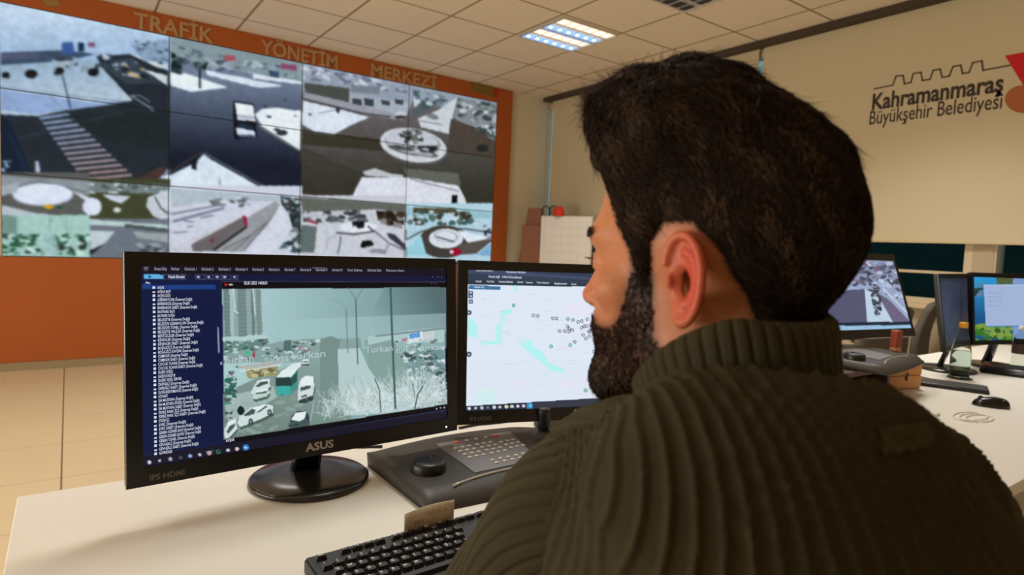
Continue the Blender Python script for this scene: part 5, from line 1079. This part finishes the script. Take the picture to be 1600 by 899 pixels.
def skin_color(h):
    """reddish ears, nose and cheeks, dark stubble where the beard grows, brows"""
    base = lin((196, 126, 84)); col = np.tile(base, (len(h), 1)); x, y, z = h[:, 0], h[:, 1], h[:, 2]
    def mixc(w, c): w = np.clip(w, 0, 1)[:, None]; col[:] = col*(1-w)+lin(c)*w
    e = np.exp(-(((np.abs(x)-.086)/.012)**2+((y+.022)/.022)**2+((z)/.040)**2)); mixc(e*1.15, (200, 76, 54))
    mixc(.6*np.exp(-((x/.014)**2+((y-.115)/.014)**2+((z+.022)/.014)**2)), (210, 110, 84))
    mixc(.35*np.exp(-(((np.abs(x)-.045)/.02)**2+((y-.06)/.03)**2+((z+.02)/.02)**2)), (208, 118, 88))
    face = (np.abs(x) < .074) | (y > .02)
    b = polydist(y, z, BEARD); mixc(np.where(face | (z < -.04), np.clip(.5+b/.012, 0, 1), 0)*.86, (44, 30, 24))
    hh = polydist(y, z, HAIR); noear = ~((np.abs(x) > .080) & (np.abs(z) < .045) & (y < .01))
    mixc(np.clip(.5+hh/.010, 0, 1)*.85*noear, (40, 28, 22))
    br = np.exp(-(((z-.036-(np.abs(x)-.03)*-.05)/.0042)**2))*((np.abs(x) > .010) & (np.abs(x) < .052) & (y > .07)); mixc(br*.9, (34, 24, 20))
    mixc(.7*np.exp(-((x/.022)**2+((z+.0545)/.007)**2))*(y > .085), (150, 84, 70))
    return col
M_skin = bpy.data.materials.new('skin'); M_skin.use_nodes = True; nt = M_skin.node_tree; b_ = nt.nodes['Principled BSDF']
a_ = nt.nodes.new('ShaderNodeAttribute'); a_.attribute_name = 'tint'
b_.inputs['Roughness'].default_value = .48; b_.inputs['Subsurface Weight'].default_value = .12; b_.inputs['Subsurface Radius'].default_value = (.01, .004, .002); b_.inputs['Subsurface Scale'].default_value = 1.0; b_.inputs['Specular IOR Level'].default_value = .35
nz = nt.nodes.new('ShaderNodeTexNoise'); nz.inputs['Scale'].default_value = 160; tcn = nt.nodes.new('ShaderNodeTexCoord'); nt.links.new(tcn.outputs['Object'], nz.inputs['Vector'])
mxn = nt.nodes.new('ShaderNodeMix'); mxn.data_type = 'RGBA'; mxn.blend_type = 'MULTIPLY'; mxn.inputs[0].default_value = .22
nt.links.new(a_.outputs['Color'], mxn.inputs[6]); nt.links.new(nz.outputs['Fac'], mxn.inputs[7]); nt.links.new(mxn.outputs[2], b_.inputs['Base Color'])
bp = nt.nodes.new('ShaderNodeBump'); bp.inputs['Strength'].default_value = .25; bp.inputs['Distance'].default_value = .0006; nt.links.new(nz.outputs['Fac'], bp.inputs['Height']); nt.links.new(bp.outputs['Normal'], b_.inputs['Normal'])

Vh, Fh = surface_nets(head_sdf, (-.112, -.14, -.20), (.112, .135, .165), .0022)
colh = skin_color(Vh)
# --- trunk and limbs (person frame: x to his right, y where his chest points)
SHL, SHR = np.array([-.116, .052, 1.040]), np.array([.174, .036, 1.038])
ELL, ELR = np.array([-.205, .195, .830]), np.array([.310, .180, .835])
WRL, WRR = np.array([-.085, .410, .795]), np.array([.265, .415, .795])
def trunk(P):
    d = sell(P, (.010, -.022, .995), (.162, .128, .140)); d = smin(d, sell(P, (-.042, -.084, 1.104), (.112, .060, .070)), .045)
    d = smin(d, sell(P, (0, -.055, .80), (.165, .118, .26)), .08)
    d = smin(d, sell(P, (0, -.075, .585), (.180, .135, .135)), .06)
    d = smin(d, sell(P, (0, .035, .93), (.145, .095, .14)), .05)
    for S in (SHL, SHR):
        d = smin(d, sell(P, S+np.array([-math.copysign(.016, S[0]), 0, -.005]), (.058, .058, .060)), .05)
        d = smin(d, scap(P, (math.copysign(.04, S[0]), -.012, 1.115 if S[0] < 0 else 1.100), S+np.array([-math.copysign(.02, S[0]), 0, .010]), .030, .046), .045)
    return d
def limbs(P):
    d = trunk(P)
    for S, E_, W_ in ((SHL, ELL, WRL), (SHR, ELR, WRR)):
        d = smin(d, scap(P, S, E_, .046, .034), .03); d = smin(d, scap(P, E_, W_, .034, .025), .008)
    for sx in (-1, 1):
        d = smin(d, scap(P, (sx*.095, -.06, .565), (sx*.15, .36, .56), .085, .062), .04); d = smin(d, scap(P, (sx*.15, .36, .555), (sx*.15, .33, .10), .058, .038), .02)
        d = smin(d, scap(P, (sx*.15, .30, .055), (sx*.165, .48, .04), .038, .032), .02)
    return d
Vb, Fb = surface_nets(limbs, (-.42, -.26, 0.0), (.46, .56, 1.16), .011)
def hand(P, W_, sx):
    """palm down on the desk, thumb leaving the inner side of the palm, fingers bent over the keys"""
    o = W_; f = np.array([-sx*.12, .99, -.06]); f /= np.linalg.norm(f); s_ = np.array([f[1], -f[0], 0.0])*-sx   # s_: towards the thumb
    s_ /= np.linalg.norm(s_); u_ = np.array([0, 0, 1.0]); pt = lambda a, b, c: o+f*a+s_*b+u_*c
    d = sell(P, pt(.050, 0, -.002), (.040, .046, .014)); d = smin(d, scap(P, pt(-.03, 0, 0), pt(.03, 0, 0), .025, .024), .02)
    for k, (b, L) in enumerate(((.030, .070), (.010, .078), (-.010, .072), (-.029, .056))):
        a0 = .084-abs(k-1)*.004; j = [pt(a0, b, .002), pt(a0+L*.45, b*1.08, .008), pt(a0+L*.78, b*1.1, -.006), pt(a0+L*.95, b*1.1, -.019)]
        for q_, (r0, r1) in zip(range(3), ((.0092, .0084), (.0084, .0076), (.0076, .0066))): d = smin(d, scap(P, j[q_], j[q_+1], r0, r1), .004 if q_ else .006)
    j = [pt(.018, .030, -.004), pt(.045, .056, -.006), pt(.072, .064, -.012), pt(.092, .060, -.016)]
    for q_, (r0, r1) in zip(range(3), ((.014, .0115), (.0110, .0095), (.0095, .0078))): d = smin(d, scap(P, j[q_], j[q_+1], r0, r1), .007)
    return d
parts = [(h2p(Vh), Fh, colh)]
parts.append((Vb, Fb, np.tile(lin((196, 134, 98)), (len(Vb), 1))))
for W_, sx in ((WRL, -1), (WRR, 1)):
    Vx, Fx = surface_nets(lambda P: hand(P, W_, sx), W_+np.array([-.10, -.06, -.05]), W_+np.array([.10, .20, .05]), .0028)
    parts.append((Vx, Fx, np.tile(lin((206, 140, 102)), (len(Vx), 1))))
off = 0; VV, FF, CC = [], [], []
for v, f, c in parts: VV.append(v); FF.append(f+off); CC.append(c); off += len(v)
person = np_mesh('person', np.concatenate(VV), np.concatenate(FF), M_skin, attrs={'tint': np.concatenate(CC)})
person.location = P0; person.rotation_euler = (0, 0, -PH_)
tag(person, 'bearded dark-haired man in an olive ribbed turtleneck sweater, seated with his back to us', 'person')

# --- hair: a soft mass over the skull with single strands combed over it
M_hair = mat('dark_brown_hair', (30, 22, 17), .8, spec=.1, noise=.25, nscale=90)
M_strand = mat('hair_strands', (44, 32, 24), .75, spec=.08)
M_light = mat('brown_hair_strands', (74, 56, 42), .7, spec=.12)
M_beard = mat('beard_strands', (46, 34, 27), .6, spec=.2)
def hair_t(P):
    x, y, z = P[..., 0], P[..., 1], P[..., 2]
    top = np.clip((z-.07)/.06, 0, 1); front = np.clip((y-.02)/.06, 0, 1); back = np.clip((-y-.05)/.05, 0, 1)
    t = .0065+.006*top+.034*top*np.exp(-((y-.006)/.066)**2)+.010*top*front+.003*back*np.clip((z+.02)/.06, 0, 1)
    lump = np.sin(x*95+np.sin(z*80)*1.3)*np.sin(y*85+1.0)*np.sin(z*90+2)
    return (t+.0034*lump*(.35+top))*np.clip((z+.10)/.05, .25, 1)
def hair_sdf(P):
    base = cranium(P); neckd = scap(P, (0, -.028, -.05), (.018, -.062, -.175), .056, .058)
    base = smin(base, neckd, .02); base = smin(base, sell(np.stack([np.abs(P[..., 0]), P[..., 1], P[..., 2]], -1), (.046, .000, -.048), (.018, .040, .036)), .02)
    base = smin(base, sell(P, (-.006, .052, .116), (.036, .018, .012)), .014)          # quiff
    reg = polydist(P[..., 1], P[..., 2], HAIR)
    t = hair_t(P)*np.clip(.15+reg/.014, 0, 1)
    return smax(base-t, -reg*.9, .004)
Vr, Fr = surface_nets(hair_sdf, (-.125, -.165, -.11), (.125, .15, .195), .003)
hair = np_mesh('hair', h2p(Vr), Fr, M_hair, person)
def vnormals(V, F_):
    n = np.cross(V[F_[:, 2]]-V[F_[:, 0]], V[F_[:, 3]]-V[F_[:, 1]]); N = np.zeros_like(V)
    for k in range(4): np.add.at(N, F_[:, k], n)
    return N/np.maximum(np.linalg.norm(N, axis=1, keepdims=True), 1e-12)
def strands(name, V, F_, n, keep, flow, length, width, seed, material, stand=.35, frizz=.35, inset=.002):
    """single tapered hairs rooted on the surface V,F_ (head frame)"""
    rs = np.random.RandomState(seed); N = vnormals(V, F_)
    ok = np.where(keep(V[F_].mean(1)))[0]
    ar = np.linalg.norm(np.cross(V[F_[ok, 2]]-V[F_[ok, 0]], V[F_[ok, 3]]-V[F_[ok, 1]]), axis=1); ids = ok[rs.choice(len(ok), n, p=ar/ar.sum())]
    w = rs.dirichlet(np.ones(4), n); p = (V[F_[ids]]*w[..., None]).sum(1); nn = (N[F_[ids]]*w[..., None]).sum(1); nn /= np.linalg.norm(nn, axis=1, keepdims=True)
    fl = flow(p); clump = np.stack([np.sin(p[:, 0]*170+p[:, 2]*90), np.sin(p[:, 1]*150+p[:, 0]*60), np.sin(p[:, 2]*160+p[:, 1]*110)], 1)
    fl = fl+clump*frizz+rs.randn(n, 3)*frizz*.5
    fl = fl-(fl*nn).sum(1, keepdims=True)*nn; fl /= np.maximum(np.linalg.norm(fl, axis=1, keepdims=True), 1e-6)
    L = length(p)*(.6+.8*rs.rand(n)); st = stand*(.5+rs.rand(n)); K_ = 4; pts = []
    q_ = p-nn*inset; d = fl*(1-st[:, None]*.5)+nn*st[:, None]; d /= np.linalg.norm(d, axis=1, keepdims=True)
    for k in range(K_+1):
        pts.append(q_); q_ = q_+d*(L/K_)[:, None]; d = d+fl*.22-nn*(.10*(1-st))[:, None]+rs.randn(n, 3)*.10; d /= np.linalg.norm(d, axis=1, keepdims=True)
    side = np.cross(d, nn)+rs.randn(n, 3)*.5; side /= np.linalg.norm(side, axis=1, keepdims=True)
    Vs = []; 
    for k in range(K_+1):
        wd = width*(1-.8*k/K_); Vs += [pts[k]-side*wd/2, pts[k]+side*wd/2]
    Vs = np.stack(Vs, 1); m_ = Vs.shape[1]; base = (np.arange(n)*m_)[:, None]
    Fs = np.concatenate([base+np.array([2*k, 2*k+1, 2*k+3, 2*k+2]) for k in range(K_)])
    o = np_mesh(name, h2p(Vs.reshape(-1, 3)), Fs, material, hair if name == 'hair_strands' else person, smooth=False)
    if name == 'hair_strands':          # some locks are a lighter brown
        o.data.materials.append(M_light); tone = (np.sin(p[:, 0]*210+p[:, 2]*120)+np.sin(p[:, 1]*190-p[:, 2]*70)+rs.randn(n)*.7) > .9
        o.data.polygons.foreach_set('material_index', np.tile(tone, K_).astype(np.int32)); o.data.update()
    return o
def hflow(p):
    x, y, z = p[:, 0], p[:, 1], p[:, 2]; top = np.clip((z-.09)/.05, 0, 1)[:, None]; fr = np.clip((y+.02)/.06, 0, 1)[:, None]
    side = np.stack([np.zeros_like(x), -.55*np.ones_like(x), -1*np.ones_like(x)], 1); topf = np.stack([-.25+0*x, .6+0*x, .25+0*x], 1)
    return side*(1-top)+(topf*fr+np.stack([0*x, -.8+0*x, 0*x], 1)*(1-fr))*top
strands('hair_strands', Vr, Fr, 30000, lambda c: (polydist(c[:, 1], c[:, 2], HAIR) > .001), hflow,
        lambda p: .010+.016*np.clip((p[:, 2]-.06)/.07, 0, 1)+.004*np.clip((-p[:, 1]-.03)/.06, 0, 1), .0009, 5, M_strand, stand=.42)
# loose tuft standing up at the front and the crown
strands('hair_strands', Vr, Fr, 3200, lambda c: (c[:, 2] > .105) & (c[:, 1] > .055) & (polydist(c[:, 1], c[:, 2], HAIR) > .004), lambda p: np.stack([-.3+0*p[:, 0], .9+0*p[:, 0], .5+0*p[:, 0]], 1),
        lambda p: .026+.010*np.sin(p[:, 0]*260)*np.sin(p[:, 1]*200), .0010, 8, M_strand, stand=.9)
strands('hair_strands', Vr, Fr, 500, lambda c: (c[:, 2] > .145) & (np.abs(c[:, 1]-.01) < .03), lambda p: np.stack([-.2+0*p[:, 0], .4+0*p[:, 0], .8+0*p[:, 0]], 1), lambda p: .022+.012*np.sin(p[:, 0]*240), .0010, 18, M_strand, stand=1.2)
strands('hair_strands', Vr, Fr, 5000, lambda c: (c[:, 2] > .02) & (polydist(c[:, 1], c[:, 2], HAIR) > .012), lambda p: hflow(p)+np.stack([np.sin(p[:, 1]*90), np.sin(p[:, 2]*120)*.8, np.sin(p[:, 0]*100)], 1)*.8, lambda p: .020+.008*np.sin(p[:, 2]*150)*np.sin(p[:, 1]*170), .0010, 28, M_strand, stand=.8, frizz=.8)
# beard
def bkeep(c): return (polydist(c[:, 1], c[:, 2], BEARD) > .0005) & ((np.abs(c[:, 0]) < .075)) & (c[:, 2] > -.128) & ~((np.abs(c[:, 0]) < .022) & (np.abs(c[:, 2]+.0545) < .006))
strands('beard', Vh, Fh, 15000, bkeep, lambda p: np.stack([0*p[:, 0], .25+0*p[:, 0], -1+0*p[:, 0]], 1), lambda p: .009+.008*np.clip((-p[:, 2]-.06)/.04, 0, 1), .0007, 6, M_beard, stand=.5, frizz=.15)
strands('eyebrows', Vh, Fh, 500, lambda c: (np.abs(c[:, 2]-.036) < .0045) & (np.abs(c[:, 0]) > .010) & (np.abs(c[:, 0]) < .052) & (c[:, 1] > .065), lambda p: np.stack([np.sign(p[:, 0]), -.3+0*p[:, 0], .1+0*p[:, 0]], 1), lambda p: .008+0*p[:, 0], .0007, 7, M_strand, stand=.3, frizz=.2)
M_eye = mat('eye_white', (196, 186, 178), .2); M_iris = mat('iris_dark_brown', (36, 22, 14), .15)
rs = np.random.RandomState(4)
for sx in (-1, 1):
    ey = bmesh.new(); bmesh.ops.create_uvsphere(ey, u_segments=20, v_segments=12, radius=.0118, matrix=Matrix.Translation((sx*.031, .0775, .0105)))
    for v in ey.verts: v.co = Vector(h2p(np.array(v.co[:])))
    e_ = obj('eye', ey, M_eye, person, True)
    ey = bmesh.new(); bmesh.ops.create_uvsphere(ey, u_segments=20, v_segments=12, radius=.0055, matrix=Matrix.Translation((sx*.031, .0862, .0100)) @ Matrix.Scale(.65, 4, (0, 1, 0)))
    for v in ey.verts: v.co = Vector(h2p(np.array(v.co[:])))
    obj('iris', ey, M_iris, e_, True)
    la = bmesh.new()
    for k in range(26):
        t = k/25*2-1; x = sx*.031+t*.011; y = .0895-abs(t)**2*.006; p_ = [np.array([x, y, .0140]), np.array([x+t*.002, y+.004, .0130]), np.array([x+t*.003, y+.008, .0142])]
        tube(la, [Vector(h2p(q_)) for q_ in p_], [.0005, .0004, .0002], 4)
    obj('eyelashes', la, M_hair, person)

# --- clothes
def knit(name, col, rough=.85):
    m = mat(name, col, rough, noise=.10, nscale=70, bump=.5, bscale=900, spec=.15)
    m.node_tree.nodes['Principled BSDF'].inputs['Sheen Weight'].default_value = .15; m.node_tree.nodes['Principled BSDF'].inputs['Sheen Tint'].default_value = tuple(lin((120, 106, 60)))+(1,)
    return m
M_knit = knit('olive_ribbed_knit', (56, 50, 33))
def ribs(s, period, depth):
    ph = np.abs(((s/period) % 1)-.5)*2      # 0 at the rib, 1 at the groove
    return depth*(1-np.exp(-((1-ph)/.24)**2))
def sweater_sdf(P):
    d = trunk(P)-.011
    x, y, z = P[..., 0], P[..., 1], P[..., 2]
    d = d-.0030*np.sin(z*34+x*9+1)*np.clip((1.0-z)/.15, 0, 1)      # slack folds lower down
    d = d-.0022*np.exp(-((y-(-.040+(-.045-x)*.75))/.004)**2)*((x < -.035) & (z > 1.0))     # raised seam on the left shoulder
    d = smax(d, -np.maximum(np.hypot(x+.024, y+.014)-.086, 1.128-z), .008)      # room for the collar
    return np.maximum(d, .52-z)
Vs, Fs = surface_nets(sweater_sdf, (-.27, -.23, .51), (.29, .18, 1.20), .0026)
def vnormals(V, F_):
    n = np.cross(V[F_[:, 2]]-V[F_[:, 0]], V[F_[:, 3]]-V[F_[:, 1]]); N = np.zeros_like(V)
    for k in range(4): np.add.at(N, F_[:, k], n)
    return N/np.maximum(np.linalg.norm(N, axis=1, keepdims=True), 1e-12)
# knitted ribs: they run down the back, fan out from the collar and widen towards the waist
_x, _y, _z = Vs[:, 0], Vs[:, 1], Vs[:, 2]; seam = _y-(-.040+(-.045-_x)*.75)
wid = .60+.40*np.clip((1.175-_z)/.11, 0, 1.5)
wrap = _x+.75*np.clip(_y+.10, 0, .25)*np.clip((_x-.06)/.05, 0, 1)-.75*np.clip(_y+.10, 0, .25)*np.clip((-_x-.12)/.04, 0, 1)
s_ = np.where((_x < -.035) & (seam > 0) & (_z > 1.0), _x*.93+_y*.37, (wrap+.13)/wid)
Vs = Vs+vnormals(Vs, Fs)*(ribs(s_, .0152, .0040)-.003)[:, None]
sweater = np_mesh('sweater', Vs, Fs, M_knit, person)
def sweep(path, rad_fn, nring, nper, period_n, depth, name, material, parent, squash=(1, 1)):
    path = [np.array(p) for p in path]; V, F_ = [], []
    up = np.array([0, 0, 1.0]); n = len(path)
    for i, p in enumerate(path):
        t = path[min(i+1, n-1)]-path[max(i-1, 0)]; t /= np.linalg.norm(t)
        a = np.cross(up, t); a /= np.linalg.norm(a); b = np.cross(t, a); s_ = i/(n-1)
        for k in range(nper):
            th = 2*math.pi*k/nper; r = rad_fn(s_, th)+ribs(np.array(th/(2*math.pi)), 1/period_n, depth)
            V.append(p+(a*math.cos(th)*squash[0]+b*math.sin(th)*squash[1])*r)
    for i in range(n-1):
        for k in range(nper): F_.append((i*nper+k, i*nper+(k+1) % nper, (i+1)*nper+(k+1) % nper, (i+1)*nper+k))
    return np_mesh(name, np.array(V, float), np.array(F_), material, parent)
for S, E_, W_, sx in ((SHL, ELL, WRL, -1), (SHR, ELR, WRR, 1)):
    inn = S+np.array([-sx*.045, -.008, .004])
    path = smooth_path([Vector(inn), Vector(S+np.array([sx*.012, 0, -.012])), Vector((S+E_)/2+np.array([sx*.010, -.010, .0])), Vector(E_+np.array([sx*.006, -.010, -.004])), Vector((E_+W_)/2), Vector(W_)], 16)
    def rf(s_, th, sx=sx):
        r = np.interp(s_, [0, .10, .25, .42, .60, .80, .97, 1.0], [.056, .0645, .064, .058, .051, .045, .037, .034])
        return float(r)+.0022*math.sin(th*3+s_*22)*(.4+s_)+.0028*math.sin(s_*60+th)*math.exp(-((s_-.6)/.12)**2)
    sweep(path, rf, 0, 30*10, 30, .0026, 'sleeve', M_knit, sweater)
# turtleneck collar: rolled double, ribs running up and over
Vc, Fc = [], []; NU = 46*8
prof = [(.064, -.078), (.064, -.055), (.065, -.035), (.065, -.010), (.067, .012), (.0685, .030), (.0695, .046), (.0685, .0540), (.065, .0575), (.0620, .0550), (.061, .045), (.0600, .02), (.058, -.02)]
ctr0 = np.array([-.026, -.012, 1.152]); 
for k in range(NU):
    th = 2*math.pi*k/NU; c_, s_ = math.cos(th), math.sin(th)
    for q_, (r, z) in enumerate(prof):
        z = z*(1+.0*s_); back = max(0.0, -s_); front = max(0.0, s_)
        rr = r*(1+.06*front)+(ribs(np.array(k/8.0), 1.0, .0026) if q_ < 9 else 0)+.0015*math.sin(th*3+z*40)
        g_ = min(1.0, max(0.0, (s_*.8-c_*.6+.5)/1.4)); zz_ = z-.062*g_**1.3*(z+.078)/.13+.002*math.sin(th*2+1)
        ax = ctr0+np.array([-.10*z, .28*z, 0])
        Vc.append(ax+np.array([c_*rr*1.02, s_*rr*1.06, zz_]))
n = len(prof)
for k in range(NU):
    for q_ in range(n-1): Fc.append((k*n+q_, ((k+1) % NU)*n+q_, ((k+1) % NU)*n+q_+1, k*n+q_+1))
np_mesh('turtleneck_collar', np.array(Vc), np.array(Fc), M_knit, sweater)
# trousers and shoes
M_jean = mat('dark_trousers', (34, 36, 44), .9, noise=.1, nscale=60)
def trousers(P):
    d = sell(P, (0, -.075, .575), (.185, .140, .120))
    for sx in (-1, 1):
        d = smin(d, scap(P, (sx*.095, -.06, .565), (sx*.15, .36, .56), .097, .074), .05); d = smin(d, scap(P, (sx*.15, .36, .555), (sx*.15, .33, .12), .072, .056), .03)
    return np.maximum(d, .11-P[..., 2])
Vt, Ft = surface_nets(trousers, (-.32, -.26, .09), (.32, .46, .72), .009); np_mesh('trousers', Vt, Ft, M_jean, person)
M_shoe = mat('black_shoe', (24, 22, 22), .4)
for sx in (-1, 1):
    def shoe(P):
        d = smin(scap(P, (sx*.15, .30, .055), (sx*.168, .49, .040), .048, .040), scap(P, (sx*.15, .315, .06), (sx*.15, .325, .13), .050, .046), .03); return np.maximum(d, .002-P[..., 2])
    Vx, Fx = surface_nets(shoe, (sx*.16-.09, .22, -.01), (sx*.16+.09, .56, .17), .006); np_mesh('shoe', Vx, Fx, M_shoe, person)

# woven patch on the right shoulder
from mathutils.bvhtree import BVHTree
bt = BVHTree.FromPolygons([tuple(v) for v in Vs], [tuple(f) for f in Fs]); PC_ = [(1372, 669), (1452, 660), (1457, 697), (1382, 712)]
def hit(px, py):
    o = w2p(CAM); d = w2p(CAM+ray(px, py))-o; r = bt.ray_cast(Vector(o), Vector(d).normalized()); return r[0], r[1]
NX, NY = 12, 7; top_, bot_ = [], []
for j in range(NY):
    for i in range(NX):
        u, v = i/(NX-1), j/(NY-1); a = np.array(PC_[0])*(1-u)+np.array(PC_[1])*u; b = np.array(PC_[3])*(1-u)+np.array(PC_[2])*u; q_ = a*(1-v)+b*v
        h_, n_ = hit(*q_)
        if h_ is None: h_, n_ = Vector((0.15, 0, 1.1)), Vector((0, 0, 1))
        top_.append(h_+n_*.0075); bot_.append(h_-n_*.002)
top_ = np.array(top_).reshape(NY, NX, 3)
for _ in range(4): top_[1:-1, 1:-1] = (top_[:-2, 1:-1]+top_[2:, 1:-1]+top_[1:-1, :-2]+top_[1:-1, 2:])/4
Vp = np.concatenate([top_.reshape(-1, 3), np.array(bot_)]); M0 = NX*NY; Fp = []
for j in range(NY-1):
    for i in range(NX-1): a = j*NX+i; Fp += [(a, a+NX, a+NX+1, a+1), (M0+a, M0+a+1, M0+a+NX+1, M0+a+NX)]
ring = [i for i in range(NX)]+[j*NX+NX-1 for j in range(1, NY)]+[(NY-1)*NX+i for i in range(NX-2, -1, -1)]+[j*NX for j in range(NY-2, 0, -1)]
for a, b in zip(ring, ring[1:]+ring[:1]): Fp.append((a, b, M0+b, M0+a))
np_mesh('shoulder_patch', Vp, np.array(Fp), knit('olive_patch', (66, 58, 38)), sweater)
